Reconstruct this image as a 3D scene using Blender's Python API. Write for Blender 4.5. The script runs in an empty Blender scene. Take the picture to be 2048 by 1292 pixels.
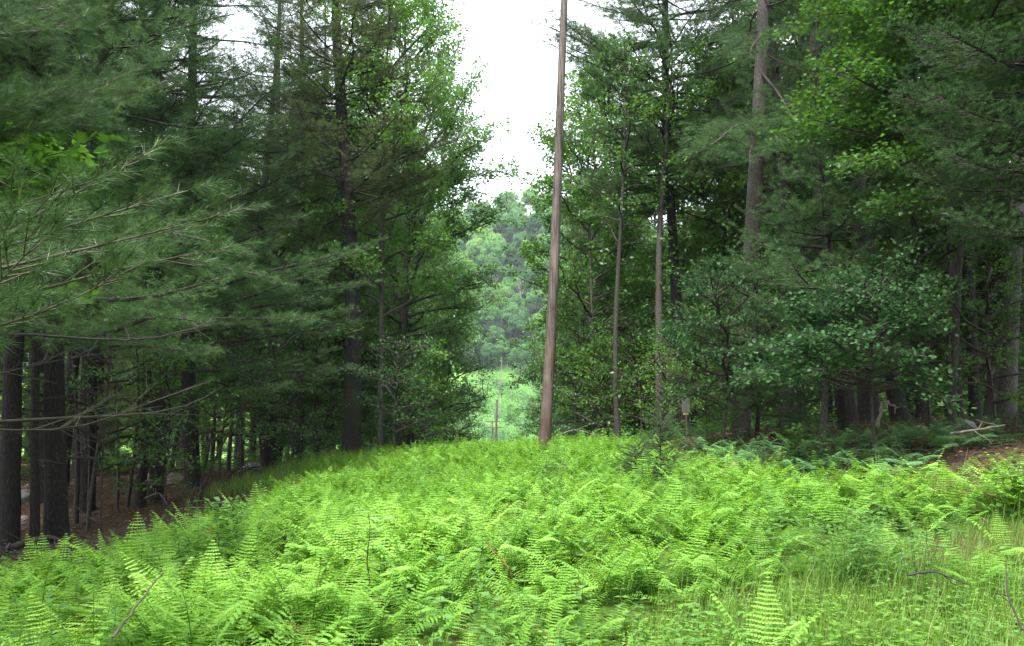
import bpy, math, random
import numpy as np

R = math.radians
scene = bpy.context.scene
COL = scene.collection
rng = np.random.default_rng(7)

# ------------------------------------------------------------------ camera
F = 1607.0                      # focal length in photograph pixels (2048 wide)
EYE = np.array([0.0, 0.0, 1.6])
PITCH = R(7.445)
cam_data = bpy.data.cameras.new('camera')
cam = bpy.data.objects.new('camera', cam_data)
COL.objects.link(cam)
cam.location = EYE
cam.rotation_euler = (math.pi / 2 + PITCH, 0, 0)
cam_data.sensor_width = 36
cam_data.lens = 36 * F / 2048
cam_data.clip_start = 0.1
cam_data.clip_end = 6000
scene.camera = cam

# ------------------------------------------------------------------ world, sun, exposure
SUN_EL, SUN_AZ = R(58), R(205)      # azimuth clockwise from +Y: high, behind the viewer's left shoulder
world = bpy.data.worlds.new('World')
scene.world = world
world.use_nodes = True
wt = world.node_tree
wt.nodes.clear()
wo = wt.nodes.new('ShaderNodeOutputWorld')
bg = wt.nodes.new('ShaderNodeBackground')
sky = wt.nodes.new('ShaderNodeTexSky')
sky.sky_type = 'NISHITA'
sky.sun_disc = False
sky.sun_elevation = SUN_EL
sky.sun_rotation = SUN_AZ
sky.air_density = 1.0
sky.dust_density = 4.0
sky.ozone_density = 1.0
cl = wt.nodes.new('ShaderNodeMix'); cl.data_type = 'RGBA'
cl.inputs[0].default_value = 0.72          # thin bright overcast over most of the blue
cl.inputs[7].default_value = (13.0, 13.6, 14.6, 1)
wt.links.new(sky.outputs[0], cl.inputs[6])
wt.links.new(cl.outputs[2], bg.inputs[0])
bg.inputs[1].default_value = 0.12
wt.links.new(bg.outputs[0], wo.inputs[0])

sun_data = bpy.data.lights.new('sun', 'SUN')
sun_data.energy = 3.6
sun_data.angle = R(14)
sun_data.color = (1.0, 0.96, 0.88)
sun = bpy.data.objects.new('sun', sun_data)
COL.objects.link(sun)
sun.rotation_euler = (math.pi / 2 - SUN_EL, 0, -SUN_AZ + math.pi)
sun.location = (0, 0, 60)

scene.view_settings.view_transform = 'Standard'
scene.view_settings.look = 'None'
scene.view_settings.gamma = 1.0
scene.view_settings.exposure = 1.28
cy = scene.cycles
cy.max_bounces = 7
cy.diffuse_bounces = 4
cy.glossy_bounces = 1
cy.transmission_bounces = 4
cy.volume_bounces = 0
cy.transparent_max_bounces = 4
cy.use_denoising = True
cy.denoising_prefilter = 'NONE'
cy.caustics_reflective = False
cy.caustics_refractive = False
cy.sample_clamp_indirect = 6
scene.render.use_persistent_data = False

# ------------------------------------------------------------------ pixel helpers (plan layout only)
def P(px, py, d):
    u = (px - 1024) / F; v = (646 - py) / F
    dy = math.cos(PITCH) - v * math.sin(PITCH)
    dz = math.sin(PITCH) + v * math.cos(PITCH)
    return np.array([d * u / dy, d, 1.6 + d * dz / dy])

def proj(p):
    """world points (n,3) to photograph pixels"""
    q = np.asarray(p, float) - EYE
    c, s = math.cos(PITCH), math.sin(PITCH)
    fw = q[..., 1] * c + q[..., 2] * s
    up = -q[..., 1] * s + q[..., 2] * c
    fw = np.where(fw < 0.05, 0.05, fw)
    return 1024 + F * q[..., 0] / fw, 646 - F * up / fw

# ------------------------------------------------------------------ terrain
CP = np.array([
    (0, -10, -.1), (-8, -8, -.5), (8, -8, .3), (0, 0, 0), (0, 5, .05), (0, 12, .32), (0.9, 22, .75), (0, 28, .72), (-3, 24, .6),
    (-6, 5, -.35), (-6, 10, -.22), (-5.2, 26, .5), (-10, 16, -.75), (-9, 11, -.8), (-12, 22, -.55), (-15, 25, -.5), (-16, 12, -1.1),
    (-20, 20, -.9), (-31, 50, -.5), (-12, 34, -.2), (-45, 30, -1.2), (-20, 70, -2), (-60, 80, -2), (-30, 5, -2),
    (4, 8, .45), (5, 14, .85), (8, 10, 1.0), (8.4, 20, 1.62), (6, 22, 1.45), (4.3, 20, 1.15), (12, 17, 1.75), (15, 20, 1.85), (20, 30, 2.2),
    (30, 45, 2.2), (3, 3, .12), (4, 5, .3), (6, 5, .55), (10, 5, .9), (20, 8, 1.8), (45, 30, 3), (20, 60, 1.), (60, 80, 2.),
    (8, 34, 1.0), (30, -5, 2), (5, 28, 1.1)], float)

def _tps_fit(C):
    n = len(C)
    d = np.hypot(C[:, None, 0] - C[None, :, 0], C[:, None, 1] - C[None, :, 1])
    K = np.where(d > 0, d * d * np.log(d + 1e-9), 0) + np.eye(n) * 0.5
    Pm = np.c_[np.ones(n), C[:, :2]]
    A = np.zeros((n + 3, n + 3)); A[:n, :n] = K; A[:n, n:] = Pm; A[n:, :n] = Pm.T
    return np.linalg.solve(A, np.r_[C[:, 2], 0, 0, 0])
TW = _tps_fit(CP)

def ss(a, b, x):
    t = np.clip((x - a) / (b - a), 0, 1)
    return t * t * (3 - 2 * t)

PY = np.array([-400, 20, 30, 45, 60, 80, 100, 130, 160, 185, 205, 225, 245, 265, 290, 310, 330, 350, 380, 410, 450, 490, 525, 560, 700, 1500, 4000.])
PZ = np.array([1, .7, .4, -2.2, -4.6, -7, -8.7, -10, -8.6, -4.6, -1.6, .8, 3.0, 5.6, 11, 16, 21, 29, 47, 67, 92, 115, 131, 138, 140, 110, 60.])

def ground(x, y):
    x = np.asarray(x, float); y = np.asarray(y, float)
    sh = x.shape
    x = x.ravel(); y = y.ravel()
    xc = np.clip(x, -55, 55); yc = np.clip(y, -10, 75)
    d = np.hypot(xc[:, None] - CP[None, :, 0], yc[:, None] - CP[None, :, 1])
    z = (np.where(d > 0, d * d * np.log(d + 1e-9), 0) @ TW[:len(CP)]) + TW[-3] + TW[-2] * xc + TW[-1] * yc
    z = np.clip(z, -3, 4.5)
    prof = np.interp(y, PY, PZ)
    side = np.clip(np.abs(x + y * .01) - 10, 0, 200) * .06 * ss(30, 60, y) * (1 - ss(180, 330, y))
    hill = 9 * np.sin(x * .017 + 1.0) * ss(330, 480, y) + 4 * np.sin(x * .06 + .6) * ss(330, 480, y)
    far = prof + side + hill
    cen = 1 - ss(7, 20, np.abs(x + 1))
    s = ss(26, 58, y) * cen + ss(42, 95, y) * (1 - cen)
    z = z * (1 - s) + far * s
    n = .07 * np.sin(x * 1.1 + 2 * np.sin(y * .6)) * np.cos(y * .9 + .5 * x) + .03 * np.sin(x * 2.9 + y * 1.7)
    z = z + n * ss(2, 8, np.hypot(x, y)) * (.4 + .6 * ss(5, 9, np.abs(x)))
    return z.reshape(sh)

def gz(x, y):
    return float(ground(np.array([x]), np.array([y]))[0])

# ------------------------------------------------------------------ geometry collector
def norm(v):
    v = np.asarray(v, float)
    return v / np.maximum(np.linalg.norm(v, axis=-1, keepdims=True), 1e-9)

class Geo:
    def __init__(self):
        self.V = []; self.Fs = []; self.A = []; self.n = 0
    def add(self, V, Fc, mat=0, var=.5):
        V = np.asarray(V, np.float32); Fc = np.asarray(Fc, np.int64)
        self.V.append(V); self.Fs.append((Fc + self.n, mat))
        self.A.append(np.broadcast_to(np.asarray(var, np.float32), (len(V),)))
        self.n += len(V)
    def scatter(self, tv, tf, T, X, Y, Z, S, mat=0, var=.5, tvar=None):
        """instances of a template: T origin, X/Y/Z axes (n,3), S scale (n,) or (n,3)"""
        n = len(T); m = len(tv)
        if n == 0: return
        S = np.asarray(S, float)
        if S.ndim == 1: S = np.repeat(S[:, None], 3, 1)
        q = tv[None] * S[:, None, :]
        V = T[:, None] + q[..., 0:1] * X[:, None] + q[..., 1:2] * Y[:, None] + q[..., 2:3] * Z[:, None]
        Fc = tf[None] + (np.arange(n) * m)[:, None, None]
        a = np.repeat(np.broadcast_to(np.asarray(var, np.float32), (n,)), m)
        if tvar is not None: a = a + np.tile(tvar, n)
        self.add(V.reshape(-1, 3), Fc.reshape(-1, tf.shape[1]), mat, a)
    def segs(self, A, B, ra, rb, k=3, mat=0, var=.5):
        A = np.asarray(A, float); B = np.asarray(B, float)
        n = len(A)
        if n == 0: return
        D = norm(B - A)
        up = np.where(np.abs(D[:, 2:3]) > .9, np.array([[1., 0, 0]]), np.array([[0, 0, 1.]]))
        X = norm(np.cross(D, up)); Y = np.cross(D, X)
        an = np.arange(k) * 2 * math.pi / k
        ring = np.cos(an)[None, :, None] * X[:, None] + np.sin(an)[None, :, None] * Y[:, None]
        ra = np.broadcast_to(np.asarray(ra, float), (n,)); rb = np.broadcast_to(np.asarray(rb, float), (n,))
        V = np.concatenate([A[:, None] + ring * ra[:, None, None], B[:, None] + ring * rb[:, None, None]], 1)
        i = np.arange(k); j = (i + 1) % k
        f = np.stack([i, j, j + k, i + k], 1)
        self.add(V.reshape(-1, 3), (f[None] + (np.arange(n) * 2 * k)[:, None, None]).reshape(-1, 4), mat, var)
    def tube(self, pts, rad, k=6, mat=0, var=.5, cap=True, rough=0., rs=None):
        pts = np.asarray(pts, float); n = len(pts)
        rad = np.broadcast_to(np.asarray(rad, float), (n,))
        T = norm(np.gradient(pts, axis=0))
        ref = np.array([1., 0, 0]) if abs(T[0, 2]) > .7 else np.array([0, 0, 1.])
        X = norm(ref - T * (T @ ref)[:, None]); Y = np.cross(T, X)
        an = np.arange(k) * 2 * math.pi / k
        rr = rad[:, None] * np.ones((1, k))
        if rough: rr = rr * (1 + rough * (rs or rng).normal(size=(n, k)))
        V = pts[:, None] + (np.cos(an)[None, :, None] * X[:, None] + np.sin(an)[None, :, None] * Y[:, None]) * rr[..., None]
        V = V.reshape(-1, 3)
        i = np.arange(k); j = (i + 1) % k
        f = np.stack([i, j, j + k, i + k], 1)
        Fc = (f[None] + (np.arange(n - 1) * k)[:, None, None]).reshape(-1, 4)
        self.add(V, Fc, mat, var)
        if cap:
            b = self.n - len(V)
            for o, ring in ((0, V[:k]), ((n - 1) * k, V[-k:])):
                c = ring.mean(0)
                W = np.vstack([ring, c[None]])
                self.add(W, np.stack([i, j, np.full(k, k)], 1) if o else np.stack([j, i, np.full(k, k)], 1), mat, var)
    def mesh(self, name, mats, smooth=False):
        V = np.concatenate(self.V) if self.V else np.zeros((0, 3), np.float32)
        me = bpy.data.meshes.new(name)
        me.vertices.add(len(V)); me.vertices.foreach_set('co', V.ravel())
        idx = np.concatenate([f.ravel() for f, _ in self.Fs])
        tot = np.concatenate([np.full(len(f), f.shape[1]) for f, _ in self.Fs])
        mi = np.concatenate([np.full(len(f), m) for f, m in self.Fs])
        me.loops.add(len(idx)); me.loops.foreach_set('vertex_index', idx.astype(np.int32))
        me.polygons.add(len(tot))
        me.polygons.foreach_set('loop_start', (np.cumsum(tot) - tot).astype(np.int32))
        me.polygons.foreach_set('loop_total', tot.astype(np.int32))
        me.polygons.foreach_set('material_index', mi.astype(np.int32))
        me.polygons.foreach_set('use_smooth', np.full(len(tot), smooth))
        at = me.attributes.new('var', 'FLOAT', 'POINT')
        at.data.foreach_set('value', np.concatenate(self.A).astype(np.float32))
        for m in mats: me.materials.append(m)
        me.update(calc_edges=True)
        return me
    def obj(self, name, mats, parent=None, smooth=False):
        return link(name, self.mesh(name, mats, smooth), parent)

def link(name, me, parent=None):
    o = bpy.data.objects.new(name, me)
    COL.objects.link(o)
    if parent is not None: o.parent = parent
    return o

def empty(name, label, cat, loc=(0, 0, 0), rot=(0, 0, 0), group=None, scale=1.0):
    o = bpy.data.objects.new(name, None)
    COL.objects.link(o)
    o.empty_display_size = .2
    o.location = [float(c) for c in loc]
    o.rotation_euler = rot
    o.scale = (scale,) * 3
    tag(o, label, cat, group)
    return o

def tag(o, label=None, cat=None, group=None, kind=None):
    if label: o['label'] = label
    if cat: o['category'] = cat
    if group: o['group'] = group
    if kind: o['kind'] = kind
    return o

# ------------------------------------------------------------------ materials
def new_mat(name):
    m = bpy.data.materials.new(name); m.use_nodes = True
    nt = m.node_tree; nt.nodes.clear()
    out = nt.nodes.new('ShaderNodeOutputMaterial')
    return m, nt, out

def mixcol(nt, fac, a, b):
    n = nt.nodes.new('ShaderNodeMix'); n.data_type = 'RGBA'
    for i, v in ((0, fac), (6, a), (7, b)):
        if hasattr(v, 'is_linked') or isinstance(v, bpy.types.NodeSocket): nt.links.new(v, n.inputs[i])
        elif i == 0: n.inputs[0].default_value = v
        else: n.inputs[i].default_value = (*v, 1)
    return n.outputs[2]

def math_node(nt, op, a, b=None, clamp=False):
    n = nt.nodes.new('ShaderNodeMath'); n.operation = op; n.use_clamp = clamp
    for i, v in ((0, a), (1, b)):
        if v is None: continue
        if isinstance(v, bpy.types.NodeSocket): nt.links.new(v, n.inputs[i])
        else: n.inputs[i].default_value = v
    return n.outputs[0]

def leaf_mat(name, dark, mid, light, trans=.45, objvar=.25, gloss=.05, special=None, rough=.5):
    """var 0..1 runs dark > mid > light; var above 1.5 is the special colour (candles, dead needles)"""
    m, nt, out = new_mat(name)
    at = nt.nodes.new('ShaderNodeAttribute'); at.attribute_name = 'var'
    oi = nt.nodes.new('ShaderNodeObjectInfo')
    v = math_node(nt, 'ADD', at.outputs['Fac'], math_node(nt, 'MULTIPLY', math_node(nt, 'SUBTRACT', oi.outputs['Random'], .5), objvar * 2))
    rp = nt.nodes.new('ShaderNodeValToRGB')
    nt.links.new(v, rp.inputs[0])
    e = rp.color_ramp.elements
    e[0].position = 0; e[0].color = (*dark, 1)
    e[1].position = 1; e[1].color = (*light, 1)
    k = e.new(.5); k.color = (*mid, 1)
    c = rp.outputs[0]
    if special:
        c = mixcol(nt, math_node(nt, 'GREATER_THAN', at.outputs['Fac'], 1.5), c, special)
    df = nt.nodes.new('ShaderNodeBsdfDiffuse'); nt.links.new(c, df.inputs[0])
    tr = nt.nodes.new('ShaderNodeBsdfTranslucent')
    hs = nt.nodes.new('ShaderNodeHueSaturation'); hs.inputs['Hue'].default_value = .485; hs.inputs['Saturation'].default_value = 1.1; hs.inputs['Value'].default_value = 1.18
    nt.links.new(c, hs.inputs['Color']); nt.links.new(hs.outputs[0], tr.inputs[0])
    mx = nt.nodes.new('ShaderNodeMixShader'); mx.inputs[0].default_value = trans
    nt.links.new(df.outputs[0], mx.inputs[1]); nt.links.new(tr.outputs[0], mx.inputs[2])
    gl = nt.nodes.new('ShaderNodeBsdfGlossy'); gl.inputs['Roughness'].default_value = rough; gl.inputs[0].default_value = (.9, .95, 1, 1)
    m2 = nt.nodes.new('ShaderNodeMixShader'); m2.inputs[0].default_value = gloss
    nt.links.new(mx.outputs[0], m2.inputs[1]); nt.links.new(gl.outputs[0], m2.inputs[2])
    nt.links.new(m2.outputs[0], out.inputs[0])
    return m

def bark_mat(name, dark, light, scale=(9, 9, 1.6), bump=.5, moss=None):
    m, nt, out = new_mat(name)
    tc = nt.nodes.new('ShaderNodeTexCoord'); mp = nt.nodes.new('ShaderNodeMapping')
    mp.inputs['Scale'].default_value = scale
    nt.links.new(tc.outputs['Object'], mp.inputs[0])
    vo = nt.nodes.new('ShaderNodeTexVoronoi'); vo.inputs['Scale'].default_value = 2.2; vo.feature = 'DISTANCE_TO_EDGE'
    no = nt.nodes.new('ShaderNodeTexNoise'); no.inputs['Scale'].default_value = 3; no.inputs['Detail'].default_value = 6
    n2 = nt.nodes.new('ShaderNodeTexNoise'); n2.inputs['Scale'].default_value = .7; n2.inputs['Detail'].default_value = 3
    wv = nt.nodes.new('ShaderNodeMix'); wv.data_type = 'VECTOR'; wv.inputs[0].default_value = .12
    nt.links.new(mp.outputs[0], wv.inputs[4]); nt.links.new(no.outputs['Color'], wv.inputs[5])
    nt.links.new(mp.outputs[0], no.inputs[0]); nt.links.new(wv.outputs[1], vo.inputs[0]); nt.links.new(tc.outputs['Object'], n2.inputs[0])
    edge = math_node(nt, 'MULTIPLY', vo.outputs['Distance'], 3.0, True)
    fac = math_node(nt, 'MULTIPLY', edge, math_node(nt, 'ADD', no.outputs['Fac'], .25), True)
    c = mixcol(nt, fac, dark, light)
    oi = nt.nodes.new('ShaderNodeObjectInfo')
    c = mixcol(nt, math_node(nt, 'MULTIPLY', oi.outputs['Random'], .35), c, tuple(x * .55 for x in dark))
    if moss:
        c = mixcol(nt, math_node(nt, 'MULTIPLY', math_node(nt, 'GREATER_THAN', n2.outputs['Fac'], .56), .5), c, moss)
    bs = nt.nodes.new('ShaderNodeBsdfPrincipled'); bs.inputs['Roughness'].default_value = .9
    nt.links.new(c, bs.inputs['Base Color'])
    bp = nt.nodes.new('ShaderNodeBump'); bp.inputs['Strength'].default_value = bump; bp.inputs['Distance'].default_value = .03
    nt.links.new(fac, bp.inputs['Height']); nt.links.new(bp.outputs[0], bs.inputs['Normal'])
    nt.links.new(bs.outputs[0], out.inputs[0])
    return m

def plain_mat(name, c, c2=None, rough=.8, scale=20, metal=0):
    m, nt, out = new_mat(name)
    bs = nt.nodes.new('ShaderNodeBsdfPrincipled'); bs.inputs['Roughness'].default_value = rough; bs.inputs['Metallic'].default_value = metal
    no = nt.nodes.new('ShaderNodeTexNoise'); no.inputs['Scale'].default_value = scale; no.inputs['Detail'].default_value = 5
    tc = nt.nodes.new('ShaderNodeTexCoord'); nt.links.new(tc.outputs['Object'], no.inputs[0])
    f = math_node(nt, 'MULTIPLY', math_node(nt, 'SUBTRACT', no.outputs['Fac'], .35), 3.0, True)
    nt.links.new(mixcol(nt, f, c, c2 or tuple(x * .6 for x in c)), bs.inputs['Base Color'])
    bp = nt.nodes.new('ShaderNodeBump'); bp.inputs['Strength'].default_value = .4; bp.inputs['Distance'].default_value = .02
    nt.links.new(no.outputs['Fac'], bp.inputs['Height']); nt.links.new(bp.outputs[0], bs.inputs['Normal'])
    nt.links.new(bs.outputs[0], out.inputs[0])
    return m

M = {}
M['needle'] = leaf_mat('pine_needles', (.042, .092, .034), (.082, .165, .058), (.135, .24, .085), .28, .2, .015, special=(.17, .21, .045), rough=.45)
M['needle_dry'] = leaf_mat('olive_pine_needles', (.062, .092, .034), (.112, .150, .058), (.17, .215, .085), .28, .2, .015, special=(.22, .15, .07), rough=.45)
M['needle_near'] = leaf_mat('near_pine_needles', (.032, .078, .025), (.064, .136, .042), (.11, .205, .066), .3, .05, .03, special=(.17, .24, .06), rough=.4)
M['spruce'] = leaf_mat('spruce_needles', (.036, .082, .028), (.068, .140, .050), (.11, .20, .07), .3, .1, .01, special=(.13, .12, .08))
M['maple'] = leaf_mat('maple_leaves', (.046, .125, .022), (.086, .210, .038), (.15, .32, .062), .5, .2, .02)
M['oak'] = leaf_mat('oak_leaves', (.054, .130, .034), (.098, .215, .056), (.165, .325, .088), .5)
M['bluish'] = leaf_mat('shrub_leaves', (.030, .080, .032), (.060, .140, .052), (.14, .27, .085), .4, .1, .012)
M['shade'] = leaf_mat('shaded_shrub_leaves', (.025, .065, .026), (.048, .115, .045), (.11, .22, .075), .38, .1, .008)
M['weed'] = leaf_mat('weed_leaves', (.07, .17, .035), (.125, .28, .06), (.20, .40, .09), .4, .1, .02)
M['herb'] = leaf_mat('low_herbs', (.09, .20, .03), (.18, .36, .06), (.30, .52, .10), .45, 0, .015)
M['pale'] = leaf_mat('pale_leaves', (.10, .20, .08), (.15, .28, .11), (.22, .38, .16), .3, 0, .03)
M['fresh'] = leaf_mat('fresh_leaves', (.05, .13, .02), (.10, .24, .035), (.17, .36, .06), .5, .15, .02)
M['fern'] = leaf_mat('fern_fronds', (.10, .24, .030), (.23, .465, .074), (.39, .62, .135), .45, .05, .012, special=(.34, .24, .10))
M['bracken'] = leaf_mat('bracken_fronds', (.07, .17, .06), (.13, .28, .10), (.17, .34, .12), .4, .1, .02)
M['grass'] = leaf_mat('grass_blades', (.10, .20, .030), (.18, .34, .055), (.31, .50, .10), .4, .0, .02, special=(.36, .33, .19))
M['thicket'] = leaf_mat('thicket_leaves', (.035, .105, .022), (.11, .28, .05), (.21, .43, .09), .4, .1, .04)
M['hill'] = leaf_mat('hill_leaves', (.045, .145, .036), (.110, .265, .058), (.22, .42, .085), .4, .42, .03)
M['pinebark'] = bark_mat('pine_bark', (.014, .011, .010), (.060, .050, .045), (20, 20, 3.2), 1.0)
M['palebark'] = bark_mat('pale_pine_bark', (.055, .047, .043), (.215, .188, .172), (18, 18, 4), .6)
M['bark'] = bark_mat('broadleaf_bark', (.028, .024, .020), (.11, .095, .082), (24, 24, 3), .5, moss=(.05, .07, .03))
M['greybark'] = bark_mat('grey_smooth_bark', (.040, .034, .030), (.14, .125, .11), (16, 16, 5), .4, moss=(.05, .045, .035))
M['twig'] = plain_mat('twig_wood', (.045, .036, .029), (.022, .018, .015))
M['twigpale'] = plain_mat('pale_twig_wood', (.095, .080, .055), (.05, .042, .030))
M['dead'] = plain_mat('dead_grey_wood', (.22, .20, .165), (.12, .105, .085))
M['needlefloor'] = None

# ------------------------------------------------------------------ foliage engine
def polyline(a, b, sag, n, rs, wob=.03):
    t = np.linspace(0, 1, n)
    L = np.linalg.norm(b - a)
    p = a[None] * (1 - t)[:, None] + b[None] * t[:, None]
    p[:, 2] += sag * L * np.sin(t * math.pi)
    w = rs.normal(size=(3, 3)) * wob * L
    for k in range(3): p += w[k][None] * np.sin(t * math.pi * (k + 1))[:, None] / (k + 1)
    return p

def along(pts, t):
    n = len(pts) - 1
    f = np.clip(t * n, 0, n - 1e-6); i = f.astype(int); u = (f - i)[:, None]
    return pts[i] * (1 - u) + pts[i + 1] * u, norm(pts[i + 1] - pts[i])

class Twigs:
    """side twigs grown off limbs; later turned into needles or leaves"""
    def __init__(self, rs): self.rs = rs; self.P = []; self.D = []; self.L = []
    def grow(self, pts, dens=8, t0=.2, width=.34, base=.16, angle=48, lift=.05, spread=.15):
        rs = self.rs
        L = np.linalg.norm(np.diff(pts, axis=0), axis=1).sum()
        n = max(3, int(L * dens))
        t = np.sort(rs.uniform(t0, 1, n))
        p, T = along(pts, t)
        side = norm(np.cross(T, np.array([0, 0, 1.])))
        sg = np.where(np.arange(n) % 2 == 0, 1, -1)[:, None]
        a = np.radians(rs.normal(angle, 9, n))[:, None]
        D = norm(T * np.cos(a) + side * sg * np.sin(a) + rs.normal(size=(n, 3)) * spread + np.array([0, 0, lift]))
        ln = (width * L * (1.02 - t) ** .8 * np.minimum(1, (t - t0 + .12) / .25) + base) * rs.uniform(.6, 1.2, n)
        self.P += [p, pts[-1:]]; self.D += [D, T[-1:]]; self.L += [ln, np.array([base * 1.5])]
    def arrays(self):
        return np.concatenate(self.P), np.concatenate(self.D), np.concatenate(self.L)

def subtwigs(P0, D, L, rs, step=.15, ratio=.35, base=.09, planar=.12, ang=.75):
    k = np.maximum(1, np.round(L / step)).astype(int)
    i = np.repeat(np.arange(len(P0)), k)
    n = len(i)
    s = rs.uniform(.15, 1, n)
    p = P0[i] + D[i] * (s * L[i])[:, None]
    side = norm(np.cross(D[i], np.array([0, 0, 1.])))
    sg = rs.choice([-1, 1], n)[:, None]
    d = norm(D[i] * .8 + side * sg * ang + rs.normal(size=(n, 3)) * planar + np.array([0, 0, .06]))
    l = (base + ratio * L[i] * (1 - s)) * rs.uniform(.7, 1.2, n)
    return np.concatenate([p, P0 + D * L[:, None] * .6]), np.concatenate([d, D]), np.concatenate([l, L * .4 + .04])

def needles(g, P0, D, L, rs, tuft=.09, K=9, length=.10, w=.0055, mat=0, candle=.0, var=.5, spreadv=.12, droop=0., th=(25, 68)):
    k = np.maximum(1, np.round(L / tuft)).astype(int)
    i = np.repeat(np.arange(len(P0)), k)
    s = np.concatenate([np.linspace(1.0 / q, 1, q) for q in k]) if len(k) < 4000 else rs.uniform(.1, 1, len(i))
    p = P0[i] + D[i] * (s * L[i])[:, None]
    d = D[i]
    tv = np.clip(var + rs.normal(size=len(i)) * spreadv, 0, 1)
    if candle: tv = np.where(rs.uniform(size=len(i)) < candle, 2., tv)
    p = np.repeat(p, K, 0); d = np.repeat(d, K, 0); tv = np.repeat(tv, K)
    n = len(p)
    r = norm(rs.normal(size=(n, 3)))
    q = norm(np.cross(d, r))
    th_ = np.radians(rs.uniform(th[0], th[1], n))[:, None]
    nd = norm(d * np.cos(th_) + q * np.sin(th_) + np.array([0, 0, -droop]))
    ww = norm(np.cross(nd, norm(rs.normal(size=(n, 3))))) * w * .5
    base = p - d * rs.uniform(0, tuft, n)[:, None]
    tip = base + nd * (length * rs.uniform(.75, 1.15, n))[:, None]
    V = np.stack([base - ww, base + ww, tip], 1).reshape(-1, 3)
    g.add(V, np.arange(n * 3).reshape(-1, 3), mat, np.repeat(tv, 3))

LANCE = (np.array([[0, 0, 0], [.35, .10, .03], [1, 0, -.22], [.35, -.10, .03], [.5, 0, -.02]]),
        np.array([[0, 4, 1], [1, 4, 2], [0, 3, 4], [3, 2, 4]]))
LEAF = (np.array([[0, 0, 0], [.42, .30, .05], [1, 0, -.06], [.42, -.30, .05], [.5, 0, -.02]]),
        np.array([[0, 4, 1], [1, 4, 2], [0, 3, 4], [3, 2, 4]]))
QLEAF = (np.array([[0, 0, 0], [.42, .32, .07], [1, 0, -.05], [.42, -.32, .07]]), np.array([[0, 3, 2, 1]]))
def _maple():
    r = [(.0, .0), (.05, .22), (.12, .48), (.35, .30), (.55, .45), (.62, .2), (1.0, .0), (.62, -.2), (.55, -.45), (.35, -.30), (.12, -.48), (.05, -.22)]
    v = [(.38, 0, -.03)] + [(a, b, .05 * abs(b) * 2) for a, b in r]
    f = [(0, i, i % 12 + 1) for i in range(1, 13)]
    return np.array(v), np.array(f)
MAPLE = _maple()
def _round():
    v = [(.45, 0, -.03), (0, 0, 0)] + [(.5 - .5 * math.cos(a), .40 * math.sin(a), .04) for a in np.linspace(.5, 2 * math.pi - .5, 7)]
    v[5] = (1.03, 0, -.03) if False else v[5]
    f = [(0, i, i + 1 if i < 8 else 1) for i in range(1, 9)]
    return np.array(v), np.array(f)
ROUND = _round()

def leaves(g, P0, D, L, rs, step=.08, size=.12, tmpl=QLEAF, mat=0, tilt=.45, var=.5, spreadv=.09, jit=.05, droop=.15, clump=None):
    k = np.maximum(1, np.round(L / step)).astype(int)
    i = np.repeat(np.arange(len(P0)), k); n = len(i)
    s = rs.uniform(.15, 1.05, n)
    p = P0[i] + D[i] * (s * L[i])[:, None] + rs.normal(size=(n, 3)) * jit
    Z = norm(np.array([0, 0, 1.]) + rs.normal(size=(n, 3)) * tilt)
    X = norm(D[i] * .7 + rs.normal(size=(n, 3)) * .6 + np.array([0, 0, -droop]))
    Y = norm(np.cross(Z, X)); Z = np.cross(X, Y)
    vv = np.clip(var + rs.normal(size=n) * spreadv + rs.normal(size=len(P0))[i] * .08 + .09 * np.sin(p[:, 0] * 1.9 + 2 * np.sin(p[:, 2] * 1.3)) * np.cos(p[:, 1] * 1.7), 0, 1)
    g.scatter(tmpl[0], tmpl[1], p, X, Y, Z, size * rs.uniform(.65, 1.2, n), mat, vv)

def trunk_pts(H, rs, wob=.012, n=22, lean=(0, 0)):
    t = np.linspace(0, 1, n)
    p = np.zeros((n, 3)); p[:, 2] = t * H - .3 * (t == 0)
    for k in range(1, 4):
        p[:, :2] += rs.normal(size=2)[None] * wob * H * (np.sin(t * math.pi * k * .8)[:, None]) / k
    p[:, 0] += lean[0] * t * H; p[:, 1] += lean[1] * t * H
    return p

def trunk_mesh(g, pts, r0, k=12, mat=0, rs=rng, power=.75, flare=.35, tip=.02, cap=False):
    t = np.linspace(0, 1, len(pts))
    H = np.ptp(pts[:, 2])
    # resample for a smooth flare
    tt = np.unique(np.concatenate([np.linspace(0, .06, 5), np.linspace(.06, 1, 34)]))
    q = np.stack([np.interp(tt, t, pts[:, c]) for c in range(3)], 1)
    rad = r0 * ((1 - tt) ** power * (1 - tip) + tip) * (1 + flare * np.exp(-tt * H / .35))
    g.tube(q, rad, k, mat, rough=.035, rs=rs, cap=cap)

def add_limb(g, pts, r, k=5, mat=0, var=.5, tip=.12):
    t = np.linspace(0, 1, len(pts))
    g.tube(pts, r * ((1 - t) ** .8 * (1 - tip) + tip), k, mat, var, cap=False)

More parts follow.
